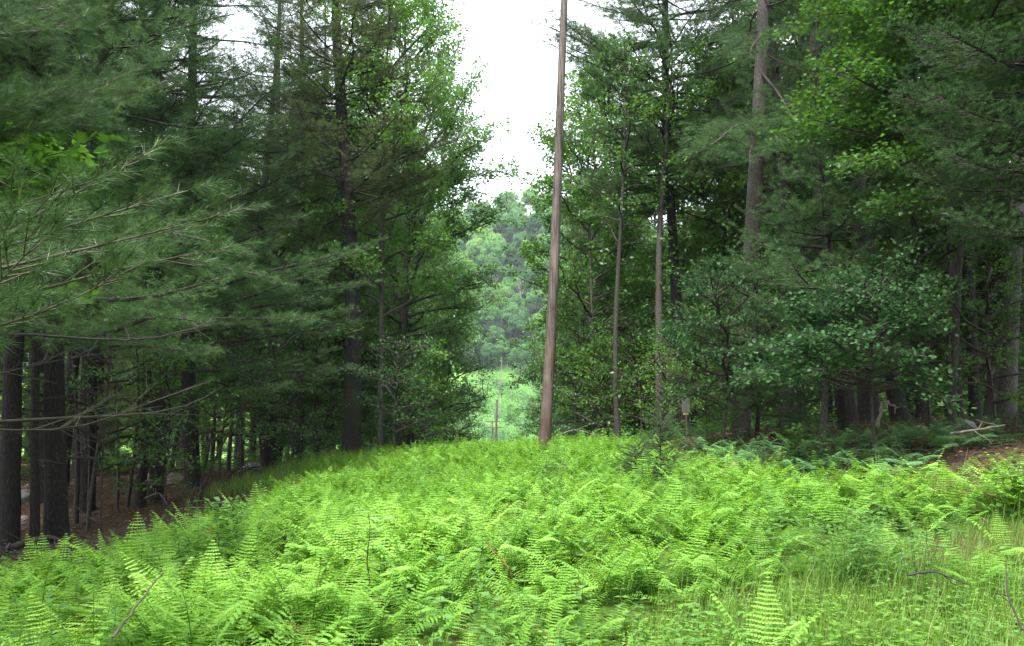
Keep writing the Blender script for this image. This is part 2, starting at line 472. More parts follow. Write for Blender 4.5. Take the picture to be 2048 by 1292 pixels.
# ---- white pine
def pine_geo(seed, H, r0, h0, Lmax, *, dens=8, K=9, step=.62, nper=5, deadh=None, nl=.10, nw=.0055, tuft=.09, boughs=(), h1=None,
             lean=(0, 0), mat='needle', spreadn=.07, bias=None, wob=.010, shape=.8, coarse_above=19., candle=.0, width=.36, drop=.18, Ladd=.3):
    rs = np.random.default_rng(seed)
    gt, gc = Geo(), Geo()
    tp = trunk_pts(H, rs, wob, lean=lean)
    trunk_mesh(gt, tp, r0, 12, 0, rs)
    hz = tp[:, 2]
    def on_trunk(h):
        return np.array([np.interp(h, hz, tp[:, c]) for c in range(3)])
    tw = Twigs(rs); twc = Twigs(rs)
    h = h0; az0 = rs.uniform(0, 6.28)
    top = h1 or H * .97
    while h < top:
        u = (h - h0) / max(1, H - h0)
        az0 += rs.uniform(.4, 1.2)
        for i in range(nper):
            az = az0 + i * 2 * math.pi / nper + rs.normal() * .25
            if rs.uniform() < drop: continue
            L = Lmax * (1 - u) ** shape * rs.uniform(.65, 1.1) * min(1, .55 + (h - h0) * .25) + Ladd
            if bias is not None:
                L *= 1 + bias[1] * math.cos(az - bias[0])
            el = R(rs.normal(2 + 30 * u, 7))
            hh = h + rs.normal() * .12
            a = on_trunk(hh)
            b = a + np.array([math.cos(az) * math.cos(el), math.sin(az) * math.cos(el), math.sin(el)]) * L
            pts = polyline(a, b, -.05, 8, rs)
            pts[-2:, 2] += L * np.array([.01, .05])
            add_limb(gc, pts, .012 + .010 * L, 4, 1)
            (tw if h < coarse_above else twc).grow(pts, dens if h < coarse_above else dens * .5, .22, width, .18)
        h += step * rs.uniform(.8, 1.3)
    if deadh:
        n = int((h0 - deadh) * 3.2)
        for i in range(n):
            hh = rs.uniform(deadh, h0); az = rs.uniform(0, 6.28); L = rs.uniform(.4, 2.0)
            a = on_trunk(hh)
            b = a + np.array([math.cos(az), math.sin(az), rs.normal() * .18]) * L
            pts = polyline(a, b, -.06, 5, rs, .05)
            add_limb(gc, pts, rs.uniform(.007, .018), 3, 1)
            m = int(L * 4)
            p, T = along(pts, rs.uniform(.3, 1, m))
            gc.segs(p, p + norm(T + rs.normal(size=(m, 3)) * .7) * rs.uniform(.15, .5, m)[:, None], .004, .002, 3, 1)
    for bo in boughs:
        a = on_trunk(bo[0]); b = np.asarray(bo[1], float)
        L = np.linalg.norm(b - a)
        pts = polyline(a, b, bo[2] if len(bo) > 2 else -.04, 10, rs, .02)
        add_limb(gc, pts, .012 + .011 * L, 5, 1)
        tw.grow(pts, dens * 1.25, bo[3] if len(bo) > 3 else .25, bo[4] if len(bo) > 4 else .24, .22)
    for q, scale in ((tw, 1.), (twc, 1.6)):
        if not q.P: continue
        P0, D, L = q.arrays()
        gc.segs(P0, P0 + D * L[:, None], .006, .003, 3, 1)
        p, d, l = subtwigs(P0, D, L, rs, .15 * scale)
        p = p + rs.normal(size=p.shape) * spreadn
        needles(gc, p, d, l, rs, tuft * scale, K, nl * scale, nw * scale, 0, candle)
    return gt, gc

# ---- broadleaf tree
def broad_geo(seed, H, r0, h0, Rmax, *, nl=40, leaf=.14, tmpl=QLEAF, step=.085, dens=5, el=(8, 60), wob=.015, fork=0., tilt=.5, layered=.16,
              shape=.5, lean=(0, 0), sub=.28, boughs=(), kt=10, epi=0, r_tip=.02, azr=None, jit=.06, width=.42):
    rs = np.random.default_rng(seed)
    gt, gc = Geo(), Geo()
    tp = trunk_pts(H, rs, wob, lean=lean)
    trunk_mesh(gt, tp, r0, kt, 0, rs, flare=.3)
    hz = tp[:, 2]
    on = lambda h: np.array([np.interp(h, hz, tp[:, c]) for c in range(3)])
    tw = Twigs(rs)
    for i in range(nl):
        u = (i + rs.uniform()) / nl
        h = h0 + (H - h0) * u
        az = i * 2.399 + rs.normal() * .3 if azr is None else azr[0] + rs.uniform(-1, 1) * azr[1]
        prof = math.sin(math.pi * min(1, (u * .82 + .18)) ** .9) ** shape if u < 1 else .2
        L = Rmax * max(.25, prof) * rs.uniform(.65, 1.1)
        e = R(el[0] + (el[1] - el[0]) * u + rs.normal() * 8)
        a = on(h)
        b = a + np.array([math.cos(az) * math.cos(e), math.sin(az) * math.cos(e), math.sin(e)]) * L
        pts = polyline(a, b, .05, 8, rs, .05)
        add_limb(gc, pts, (.010 + .012 * L) * (1 + .3 * (1 - u)), 5, 1)
        tw.grow(pts, dens, .25, width, .25, 50, .1, spread=layered * 1.6)
        # second-order limbs
        if L > 2:
            p, T = along(pts, rs.uniform(.3, .9, 3))
            for q, t_ in zip(p, T):
                d = norm(t_ + rs.normal(size=3) * .6 + np.array([0, 0, .15]))
                p2 = polyline(q, q + d * L * .45, .05, 5, rs, .05)
                add_limb(gc, p2, .006 + .006 * L, 4, 1)
                tw.grow(p2, dens, .15, width, .25, 50, .1, spread=layered * 1.6)
    for bo in boughs:
        a = on(bo[0]); b = np.asarray(bo[1], float)
        pts = polyline(a, b, bo[2] if len(bo) > 2 else .05, 9, rs, .04)
        L = np.linalg.norm(b - a)
        add_limb(gc, pts, .012 + .011 * L, 5, 1)
        tw.grow(pts, dens * 1.1, .4, .3, .2, 50, .1, spread=layered * 1.6)
    for i in range(epi):
        h = rs.uniform(.5, h0); az = rs.uniform(0, 6.28)
        a = on(h); b = a + np.array([math.cos(az), math.sin(az), .3]) * rs.uniform(.2, .6)
        tw.grow(polyline(a, b, 0, 3, rs), 8, .1, .3, .1)
    P0, D, L = tw.arrays()
    gc.segs(P0, P0 + D * L[:, None], .006, .003, 3, 1)
    p, d, l = subtwigs(P0, D, L, rs, sub, .4, .14, layered)
    leaves(gc, p, d, l, rs, step, leaf, tmpl, 0, tilt, jit=jit)
    return gt, gc

class Kind:
    """a tree kind: shared trunk and crown meshes"""
    def __init__(self, name, gt, gc, tmat, cmat, wood='twig', smooth=True):
        self.name = name
        self.t = gt.mesh(name + '_trunk', [M[tmat]], smooth)
        self.c = gc.mesh(name + '_crown', [M[cmat], M[wood]])

def place(kind, name, label, cat, x, y, group=None, scale=1., rz=0., tilt=(0, 0), trunk_scale=1., z=None, sink=.05, mats=None):
    o = empty(name, label, cat, (x, y, (gz(x, y) if z is None else z) - sink), (tilt[0], tilt[1], rz), group, scale)
    t = link('trunk', kind.t, o); t.scale = (trunk_scale, trunk_scale, 1)
    c = link('crown', kind.c, o)
    return o

# ================================================================== THE SETTING
def fern_mask(x, y):
    """1 inside the fern clearing (plan view), 0 in wood and grass"""
    x = np.asarray(x, float); y = np.asarray(y, float)
    left = np.interp(y, [0, 3, 5, 8, 11, 14, 17, 20, 24, 28, 32], [-6.5, -5.9, -5.5, -5.6, -5.3, -5.0, -5.3, -5.6, -5.6, -4.6, -4.2])
    right = np.interp(y, [0, 2.5, 4, 5.5, 6.5, 7.5, 9, 10.5, 12, 15, 20, 28, 32], [-.1, .0, .15, .55, 1.2, 3.0, 6.0, 5.6, 4.3, 3.6, 3.2, 2.6, 2.2])
    w = .35 * np.sin(y * 2.1) + .25 * np.sin(y * 4.7 + 1)
    return ((x > left + w * .7) & (x < right + w) & (y > 1.2) & (y < 31)).astype(float)

def grow_axis(inner, outer, step, ratio=1.09):
    a = list(np.arange(0, inner, step)); s = step
    while a[-1] < outer:
        s *= ratio; a.append(a[-1] + s)
    return np.array(a)
ax = grow_axis(14, 2200, .3, 1.07); gx = np.concatenate([-ax[:0:-1], ax])
ay = grow_axis(34, 3800, .3, 1.055); gy = np.concatenate([-grow_axis(6, 380, .5, 1.15)[:0:-1], ay])
GX, GY = np.meshgrid(gx, gy)
GZ = ground(GX, GY)
g = Geo()
nx, ny = len(gx), len(gy)
ii = (np.arange(ny - 1)[:, None] * nx + np.arange(nx - 1)[None]).ravel()
# 'var' carries the ground cover: 0 bare needle litter, 1 low green growth
corr = (np.abs(GX + GY * .012) < 9) & (GY > 30)
gv = np.maximum(fern_mask(GX, GY) * .62, np.where((GX > -.4) & (GX < 9) & (GY < 7.6), .6, 0))
gv = np.where((GY > 60), ss(60, 110, GY), gv); gv = np.where(corr & (GY > 28), 1, gv)
g.add(np.stack([GX, GY, GZ], -1).reshape(-1, 3), np.stack([ii, ii + 1, ii + nx + 1, ii + nx], 1), 0, gv.ravel())
m, nt, out = new_mat('forest_ground')
at = nt.nodes.new('ShaderNodeAttribute'); at.attribute_name = 'var'
tc = nt.nodes.new('ShaderNodeTexCoord')
def noise(scale, detail=5, rough=.6):
    n = nt.nodes.new('ShaderNodeTexNoise'); n.inputs['Scale'].default_value = scale; n.inputs['Detail'].default_value = detail; n.inputs['Roughness'].default_value = rough
    nt.links.new(tc.outputs['Object'], n.inputs[0]); return n.outputs['Fac']
n1, n2, n3 = noise(26), noise(1.1), noise(7)
litter = mixcol(nt, math_node(nt, 'MULTIPLY', math_node(nt, 'SUBTRACT', n1, .38), 4, True), (.036, .024, .016), (.135, .090, .058))
litter = mixcol(nt, math_node(nt, 'MULTIPLY', math_node(nt, 'SUBTRACT', n3, .48), 5, True), litter, (.12, .085, .055))
green = mixcol(nt, math_node(nt, 'MULTIPLY', math_node(nt, 'SUBTRACT', n1, .35), 3.5, True), (.030, .060, .014), (.10, .20, .035))
green = mixcol(nt, math_node(nt, 'MULTIPLY', math_node(nt, 'SUBTRACT', n2, .5), 4, True), green, (.075, .085, .030))
pos = nt.nodes.new('ShaderNodeSeparateXYZ'); nt.links.new(tc.outputs['Object'], pos.inputs[0])
farf = math_node(nt, 'MULTIPLY', math_node(nt, 'SUBTRACT', pos.outputs[1], 70), .02, True)
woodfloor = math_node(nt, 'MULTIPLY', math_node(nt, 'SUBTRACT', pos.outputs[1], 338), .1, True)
n4 = noise(.09, 4)
fargreen = mixcol(nt, math_node(nt, 'MULTIPLY', math_node(nt, 'SUBTRACT', n4, .4), 4, True), (.13, .27, .055), (.21, .36, .10))
green = mixcol(nt, farf, green, fargreen)
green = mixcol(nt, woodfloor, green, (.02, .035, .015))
cmb = math_node(nt, 'ADD', at.outputs['Fac'], math_node(nt, 'MULTIPLY', math_node(nt, 'SUBTRACT', n3, .5), .9), True)
col = mixcol(nt, math_node(nt, 'MULTIPLY', math_node(nt, 'SUBTRACT', cmb, .35), 3.3, True), litter, green)
bs = nt.nodes.new('ShaderNodeBsdfDiffuse'); nt.links.new(col, bs.inputs[0])
bp = nt.nodes.new('ShaderNodeBump'); bp.inputs['Strength'].default_value = .8; bp.inputs['Distance'].default_value = .05
nt.links.new(n1, bp.inputs['Height']); nt.links.new(bp.outputs[0], bs.inputs['Normal'])
nt.links.new(bs.outputs[0], out.inputs[0])
M['ground'] = m
tag(g.obj('ground', [m], smooth=True), kind='structure')

# ================================================================== TREES: shared kinds
K_ = {}
def pk(key, name, tm='pinebark', cm='needle', **kw):
    gt, gc = pine_geo(**kw); K_[key] = Kind(name, gt, gc, tm, cm)
def bk(key, name, tm='bark', cm='oak', **kw):
    gt, gc = broad_geo(**kw); K_[key] = Kind(name, gt, gc, tm, cm)

# forest pines, medium detail
pk('PA', 'pine', seed=11, H=24, r0=.23, h0=5.5, Lmax=4.3, dens=8, K=8, step=.80, nper=5, drop=.22, deadh=1.5, nw=.010, nl=.14, tuft=.12, spreadn=.05)
pk('PB', 'pine', seed=12, H=22, r0=.20, h0=2.8, Lmax=4.2, dens=8, K=8, step=.9, nper=5, drop=.25, deadh=1.0, nw=.010, nl=.14, tuft=.12, cm='needle_dry', spreadn=.10)
pk('PC', 'pine', seed=13, H=25, r0=.25, h0=8., Lmax=4.0, dens=8, K=8, step=.82, nper=5, drop=.22, deadh=2., nw=.010, nl=.14, tuft=.12, spreadn=.05)
pk('PD', 'pine', seed=14, H=11, r0=.08, h0=1.0, Lmax=2.9, dens=8, K=9, step=.5, nper=5, deadh=.6, nw=.008, nl=.12, tuft=.11, wob=.006, spreadn=.08)
# broadleaf trees
bk('BA', 'broadleaf', seed=21, H=23, r0=.18, h0=3.0, Rmax=4.8, nl=66, leaf=0.228, dens=5.5, step=.10, jit=.09, sub=.2)
bk('BB', 'broadleaf', seed=22, H=21, r0=.14, h0=6.0, Rmax=4.0, nl=48, leaf=0.216, dens=5.5, step=.10, epi=10, jit=.09, sub=.2)
bk('BC', 'broadleaf', seed=23, H=24, r0=.20, h0=1.2, Rmax=5.0, nl=80, leaf=0.240, dens=5.5, step=.10, cm='oak', jit=.10, sub=.2)
bk('BD', 'broadleaf', seed=24, H=17, r0=.10, h0=3.0, Rmax=3.6, nl=46, leaf=0.192, dens=5.5, step=.09, cm='maple', tm='greybark', jit=.14, sub=.24)
# understory saplings, layered sprays
bk('UA', 'sapling', seed=31, H=4.2, r0=.028, h0=.7, Rmax=1.9, nl=22, leaf=.105, dens=6.5, step=.07, layered=.06, tilt=.3, el=(5, 35), tm='greybark', cm='maple', kt=6, wob=.03)
bk('UB', 'sapling', seed=32, H=6.2, r0=.04, h0=1.3, Rmax=2.4, nl=28, leaf=.115, dens=6, step=.07, layered=.06, tilt=.3, el=(0, 35), tm='greybark', cm='oak', kt=6, wob=.03)
bk('UC', 'sapling', seed=33, H=2.6, r0=.02, h0=.3, Rmax=1.3, nl=20, leaf=.10, dens=7, step=.06, layered=.1, tilt=.35, el=(10, 50), tm='greybark', cm='fresh', kt=5, wob=.03)

RN = np.random.default_rng(101)
taken = []                      # plan positions of key trees, kept clear by the background ones

def key_geo(px, py, d, toppx=None, toppy=0):
    """plan position of a trunk and its lean from two sightings at one distance"""
    b = P(px, py, d); z = gz(b[0], b[1])
    lean = 0.
    if toppx is not None:
        t = P(toppx, toppy, d); bb = P(px, py, d)
        lean = (t[0] - bb[0]) / max(1, t[2] - bb[2])
    taken.append((b[0], d, 1.6))
    return b[0], d, z, lean

def key_pine(name, label, px, py, d, top, H, r0, h0, Lmax, seed, boughs=(), tm='pinebark', cm='needle', group=None, **kw):
    x, y, z, lean = key_geo(px, py, d, *top)
    bo = []
    for q in boughs:      # (height on trunk, px, py, distance [, sag, t0, width])
        e = P(q[1], q[2], q[3]) - np.array([x, y, z])
        bo.append((q[0], e) + tuple(q[4:]))
    gt, gc = pine_geo(seed, H, r0, h0, Lmax, boughs=bo, lean=(lean, 0), **kw)
    o = empty(name, label, 'pine tree' if 'pine' in name else 'tree', (x, y, z), group=group)
    gt.obj('trunk', [M[tm]], o, True)
    gc.obj('crown', [M[cm], M['twig']], o)
    return o

def key_broad(name, label, px, py, d, top, H, r0, h0, Rmax, seed, boughs=(), tm='bark', cm='oak', group=None, cat='tree', **kw):
    x, y, z, lean = key_geo(px, py, d, *top)
    bo = []
    for q in boughs:
        e = P(q[1], q[2], q[3]) - np.array([x, y, z]); bo.append((q[0], e) + tuple(q[4:]))
    gt, gc = broad_geo(seed, H, r0, h0, Rmax, boughs=bo, lean=(lean, 0), **kw)
    o = empty(name, label, cat, (x, y, z), group=group)
    gt.obj('trunk', [M[tm]], o, True)
    gc.obj('crown', [M[cm], M['twig']], o)
    return o

# ---------------------------------------------------------------- key trees, left wood
NEAR = dict(K=10, dens=10, nw=.0065, nl=.115, tuft=.095, spreadn=.04, step=.60)
key_pine('pine_tree', 'thick dark pine trunk at the far left edge of the picture, beside a slimmer trunk', 20, 1065, 15.5, (52, 500), 23, .19, 7.5, 3.3, 41,
         boughs=[(5.2, 430, 560, 12, -.05), (4.6, 380, 640, 11.5, -.06), (6.2, 300, 480, 13)], deadh=1.0, **NEAR)
key_pine('pine_tree', 'slim straight dark pine trunk between the two thick trunks at the left', 75, 1055, 15.6, (88, 500), 17, .085, 6.5, 2.0, 42, deadh=.9, **NEAR)
key_pine('pine_tree', 'thick rough dark pine trunk, third from the left edge, with dead twigs at its foot', 118, 1045, 16, (128, 500), 24, .21, 6.8, 3.6, 43,
         boughs=[(6.2, 560, 560, 15, -.04), (5.0, 620, 640, 15.5, -.03), (7.0, 480, 500, 14), (4.2, 420, 700, 14)], deadh=.8, **NEAR)
key_pine('pine_tree', 'dark pine trunk left of a wider one, rising straight through the left wood', 280, 1000, 20, (268, 200), 22, .13, 7.5, 2.8, 44,
         boughs=[(5.2, 560, 480, 18), (6.5, 480, 380, 19), (4.5, 640, 600, 19, -.02)], deadh=1.0, **NEAR)
key_pine('pine_tree', 'wide dark pine trunk with a flared foot in the middle of the left wood', 316, 992, 21, (322, 300), 24, .20, 7., 3.8, 45,
         boughs=[(5.3, 700, 500, 19.5, -.02), (5.0, 640, 545, 18.5, -.02), (4.2, 700, 620, 20.5, -.02), (3.2, 660, 700, 20, -.03), (2.9, 560, 770, 19), (6.3, 620, 430, 21), (8.4, 520, 250, 20), (10, 430, 130, 20)], deadh=.8, **NEAR)
key_pine('pine_tree', 'broad grey-brown pine trunk with ivy-green saplings round its foot in the left wood', 386, 985, 23, (380, 300), 24, .22, 7.5, 3.8, 46,
         boughs=[(4.9, 740, 565, 22, -.02), (4.0, 720, 645, 22.5, -.02), (3.4, 690, 735, 22, -.03), (5.8, 760, 480, 24), (7.8, 640, 320, 23), (9.5, 560, 170, 23)], deadh=1.2, **NEAR)
key_pine('pine_tree', 'dark pine trunk behind the brush mound in the left wood', 535, 925, 30, (548, 300), 24, .19, 6.5, 3.8, 47, deadh=1.,
         boughs=[(5.5, 720, 560, 29), (4.5, 700, 650, 29), (3.0, 660, 760, 28)], **NEAR)
key_pine('pine_tree', 'pair-like thick grey pine trunk just left of the big trunk at the clearing edge', 596, 905, 33, (605, 100), 25, .24, 7, 3.9, 48, deadh=1., **NEAR)
key_pine('pine_tree', 'thin pine trunk close behind the big trunk at the left clearing edge', 632, 900, 34, (640, 300), 22, .18, 6, 3.2, 49, deadh=1., **NEAR)
key_pine('pine_tree', 'big straight pine trunk with pale-flecked bark at the left edge of the fern clearing', 702, 905, 27, (680, 200), 25, .315, 8.6, 4.1, 50,
         boughs=[(8.6, 885, 318, 26.3, -.03, .3, .28), (7.6, 800, 390, 25.5, -.02), (10.2, 850, 225, 26), (9.4, 560, 250, 25), (6.6, 560, 420, 25), (5.6, 560, 470, 25),
                 (12.2, 820, 120, 27), (11.6, 560, 130, 26), (13.5, 600, 40, 27), (13.2, 790, 30, 26)], cm='needle_dry', deadh=3, **{**NEAR, 'step': .48, 'K': 13, 'nper': 6, 'coarse_above': 22})
key_pine('pine_tree', 'tall dark pine trunk seen against sky gaps left of the big clearing-edge pine', 545, 915, 36, (568, 0), 26, .21, 9.5, 3.6, 51, drop=.45, **NEAR)
key_broad('slender_tree', 'slim straight brown trunk right of the big clearing-edge pine, leafy boughs above', 760, 890, 27.5, (776, 420), 19, .105, 4.6, 3.4, 52,
          cm='maple', nl=34, leaf=.15, dens=6, step=.07, sub=.22, jit=.1, boughs=[(4.0, 905, 730, 26), (3.4, 660, 660, 25.5), (2.4, 860, 770, 26)])
key_broad('oak_tree', 'leafy oak at the left clearing edge, sparse branch tips against the white sky', 800, 880, 35, (812, 300), 22, .20, 5.2, 4.3, 53,
          nl=56, leaf=.16, dens=5.8, step=.07, sub=.22, jit=.10, boughs=[(11.5, 960, 130, 34), (10.2, 975, 262, 33.5), (9., 930, 190, 34), (12.6, 930, 70, 35), (8.2, 940, 320, 34), (13.5, 880, 20, 35), (6.5, 905, 400, 34)])
key_pine('pine_tree', 'very thin pine stem against the sky gap high in the left wood', 480, 925, 32, (484, 60), 19, .075, 8, 2.0, 54, drop=.5, **NEAR)
key_broad('oak_tree', 'round bright green oak crown whose top meets the hill at the left of the gap', 842, 870, 66, (842, 500), 28, .25, 3.5, 5.0, 55, nl=90, leaf=.24, dens=5, step=.10, jit=.2, cm='maple')
key_broad('oak_tree', 'dense dark green broadleaf hanging over the clearing at its left edge', 818, 875, 46, (815, 300), 21.5, .22, 2.5, 4.6, 56, nl=90, leaf=.19, dens=5.5, step=.09, jit=.16,
          boughs=[(9, 940, 560, 45), (7, 940, 640, 45)])

# ---------------------------------------------------------------- key trees, right wood
key_pine('pine_tree', 'dark straight pine trunk standing far back right of the brown pole', 1210, 800, 44, (1200, 500), 24, .19, 6.5, 3.4, 61,
         cm='needle_dry', boughs=[(7., 1110, 545, 43), (8.5, 1130, 460, 43), (6, 1290, 640, 43)], **NEAR)
key_broad('slender_tree', 'slender trunk with pale patchy bark and a forked top right of the brown pole', 1236, 862, 26, (1250, 400), 13.5, .10, 7.0, 1.9, 62,
          tm='greybark', nl=26, leaf=.14, dens=6.5, step=.075, sub=.22, jit=.1, cm='oak', boughs=[(6.5, 1190, 420, 27), (6.5, 1310, 480, 26)], epi=10)
key_broad('slender_tree', 'knotty trunk with a pale streak, wrapped in leaves low down, left of the grey sign', 1318, 855, 25.5, (1324, 400), 13.5, .155, 8.2, 1.8, 63,
          tm='greybark', nl=26, leaf=.14, dens=6.5, step=.075, sub=.22, jit=.1, cm='maple', boughs=[(3.2, 1400, 760, 24.5), (2.8, 1240, 780, 25), (5.2, 1270, 560, 26)], epi=22)
key_pine('pine_tree', 'dark pine trunk right behind the grey sign with limbs fanning out against the sky', 1368, 865, 27.5, (1344, 60), 25, .215, 8.6, 4.6, 64,
         boughs=[(12.6, 1068, 42, 27, .0, .3, .3), (11.9, 1085, 80, 26.5, .0, .3, .3), (12.2, 1100, 20, 26.5, 0, .35, .3), (11.2, 1135, 175, 27), (9.8, 1180, 255, 26.5), (8.6, 1240, 345, 26), (12, 1500, 60, 27), (10, 1470, 190, 27), (5, 1470, 600, 25, 0), (6.2, 1480, 520, 26), (10.6, 1200, 110, 26), (12.2, 1230, 30, 26), (9.4, 1260, 220, 26), (11.8, 1440, 110, 26)], deadh=4, **{**NEAR, 'step': .42, 'K': 13, 'nper': 6, 'coarse_above': 22})
key_pine('pine_tree', 'big pale pink-grey pine trunk leaning right, its bare bark in clear view', 1478, 860, 20.5, (1529, 60), 26, .235, 11.6, 3.6, 65, tm='palebark',
         boughs=[(8.2, 1380, 300, 17.6, 0, .12, .4), (8.0, 1640, 315, 18.5, 0, .12, .4), (8.3, 1500, 318, 17.2, -.02, .12, .5), (8.4, 1560, 300, 17.6, -.02, .12, .5), (10.9, 1500, 110, 18, 0, .15, .45), (9.6, 1600, 250, 18, 0, .2, .4), (10.2, 1660, 160, 20), (10.8, 1430, 70, 20), (9, 1680, 230, 19.5)], **NEAR)
key_pine('pine_tree', 'dark upright pine trunk high in the right wood behind bright maple leaves', 1738, 842, 22, (1690, 0), 25, .27, 11.0, 3.4, 66,
         boughs=[(10, 1560, 130, 21), (8, 1580, 300, 22)], deadh=3, **NEAR)
key_pine('young_pine_tree', 'bushy young pine with a thin stem in front of the dark wood at right', 1642, 835, 16.5, (1668, 280), 6.7, .075, 1.6, 2.5, 67,
         K=13, dens=12, nw=.006, nl=.11, tuft=.08, step=.42, nper=6, shape=.65, candle=.01, drop=.1, spreadn=.03)
key_pine('young_pine_tree', 'low bushy pine boughs over the ferns right of the grey sign', 1510, 850, 18.0, (1510, 400), 4.1, .05, 1.0, 2.2, 68,
         K=12, dens=11, nw=.006, nl=.11, tuft=.085, step=.42, nper=6, shape=.6, drop=.1, spreadn=.03)
key_broad('maple_tree', 'bright green maple spreading layered leaves high in the right wood', 1900, 838, 16, (1885, 100), 12.5, .075, 4.9, 3.0, 69,
          tm='bark', cm='maple', nl=64, leaf=.088, tmpl=MAPLE, dens=10, step=.048, sub=.2, jit=.09, tilt=.4, layered=.1,
          boughs=[(5.5, 1600, 230, 15), (5.2, 1690, 330, 14), (6.5, 1650, 130, 14.5), (4.8, 1740, 420, 14.5), (7.5, 1780, 40, 14)])
key_pine('spruce_tree', 'grey-green spruce at the right edge with drooping stringy twigs', 2075, 830, 13, (2080, 100), 16, .19, 3.6, 2.9, 70, cm='spruce',
         boughs=[(6.2, 1880, 60, 11.5), (5.2, 1880, 190, 11.5), (4.4, 1900, 300, 11.3), (3.6, 1920, 430, 11.5)], K=14, dens=15, nw=.007, nl=.055, tuft=.045, step=.45, nper=6, drop=.08)
key_pine('pine_tree', 'pale brown pine trunk leaning right at the right edge of the wood', 2010, 832, 19.5, (2040, 330), 23, .20, 9, 3.2, 71, tm='palebark', deadh=1.2, **NEAR)
key_pine('pine_tree', 'dark trunk left of the pale leaning one at the right edge', 1950, 832, 21, (1925, 100), 23, .14, 9, 3.0, 72, deadh=1.2, **NEAR)
key_pine('pine_tree', 'narrow dark trunk among others near the right edge, bare below', 1918, 832, 23, (1905, 300), 22, .115, 9.5, 2.8, 73, deadh=1.2, **NEAR)
key_broad('slender_tree', 'crooked twin-stemmed dark sapling trunk in the right wood', 1895, 825, 18, (1880, 400), 11, .05, 5, 2.0, 74, cm='maple', nl=20, leaf=.12, wob=.035)
key_broad('maple_tree', 'small maple at the left edge with broad bright green leaves above the near pine bough', -190, 1100, 8.5, (-170, 300), 6.2, .05, 3.2, 1.6, 75,
          cm='maple', nl=7, leaf=.15, tmpl=MAPLE, dens=7, step=.08, sub=.2, jit=.05, tilt=.35, layered=.08,
          boughs=[(4.2, 165, 285, 7.5), (4.0, 90, 310, 7.2), (4.6, 60, 262, 7.5), (3.9, 40, 330, 7.0)])
for i, (px, d, r, lab) in enumerate([
        (1566, 24, .13, 'reddish dark trunk beneath the wide-leaved shrub at right'),
        (1588, 26, .11, 'dark trunk close right of the reddish one in the right wood'),
        (1700, 20, .07, 'thin dark trunk left of the widest dark trunk in the right wood'),
        (1803, 21, .10, 'dark trunk right of the pale broken branch in the right wood'),
        (1848, 25, .10, 'dark trunk between the broken branch and the crooked sapling at right'),
        (1985, 24, .09, 'narrow trunk beside the pale leaning trunk at the right edge')]):
    x, y, z, _ = key_geo(px, 835, d)
    o = place(K_['PC'], 'pine_tree', lab, 'pine tree', x, y, scale=.86 + .02 * i, rz=i * 1.3, tilt=(RN.normal() * .015, RN.normal() * .015))
    o.children[0].scale = (r / .26, r / .26, 1)

# ---------------------------------------------------------------- understory at the wood's edge
key_broad('broad_leaved_shrub', 'large spreading shrub with round grey-green leaves in front of the dark right wood', 1740, 850, 13.5, (1740, 600), 3.1, .035, 1.2, 1.5, 81,
          cm='shade', tmpl=ROUND, leaf=.075, dens=12, step=.05, sub=.16, nl=30, tilt=.28, layered=.07, el=(5, 40), tm='bark', kt=6, cat='shrub', wob=.04,
          boughs=[(1.4, 1500, 760, 12.6), (1.9, 1540, 700, 12.6), (2.4, 1640, 610, 12.8), (2.2, 1860, 640, 12.6), (1.8, 1830, 710, 12.5), (2.6, 1720, 560, 13), (2.1, 1700, 680, 12.2), (1.6, 1640, 740, 12.4)])
key_broad('leafy_shrub', 'lighter green leafy shrub below the big pale leaning trunk', 1440, 860, 17.5, (1430, 600), 3.8, .035, 1.0, 1.7, 82,
          cm='bluish', leaf=.10, tmpl=LEAF, dens=9, step=.06, sub=.18, nl=34, tilt=.3, layered=.08, el=(5, 45), tm='bark', kt=6, cat='shrub', wob=.03,
          boughs=[(3.2, 1400, 590, 17), (3.4, 1480, 560, 17), (2.6, 1380, 650, 17), (2.2, 1390, 720, 17)])
key_broad('sapling', 'young sapling with layered pale green sprays beside the slim left trunk', 790, 885, 25, (800, 700), 3.6, .03, .8, 1.7, 83,
          cm='bluish', leaf=.11, dens=8, nl=26, tilt=.25, layered=.05, el=(5, 30), tm='greybark', kt=6)
key_broad('sapling', 'leaning sapling with bright leaves rising in the middle of the left wood', 395, 985, 19.5, (560, 680), 5.0, .035, 2.2, 1.3, 84,
          cm='bluish', leaf=.10, dens=6, nl=16, tilt=.3, layered=.06, el=(5, 40), kt=6)
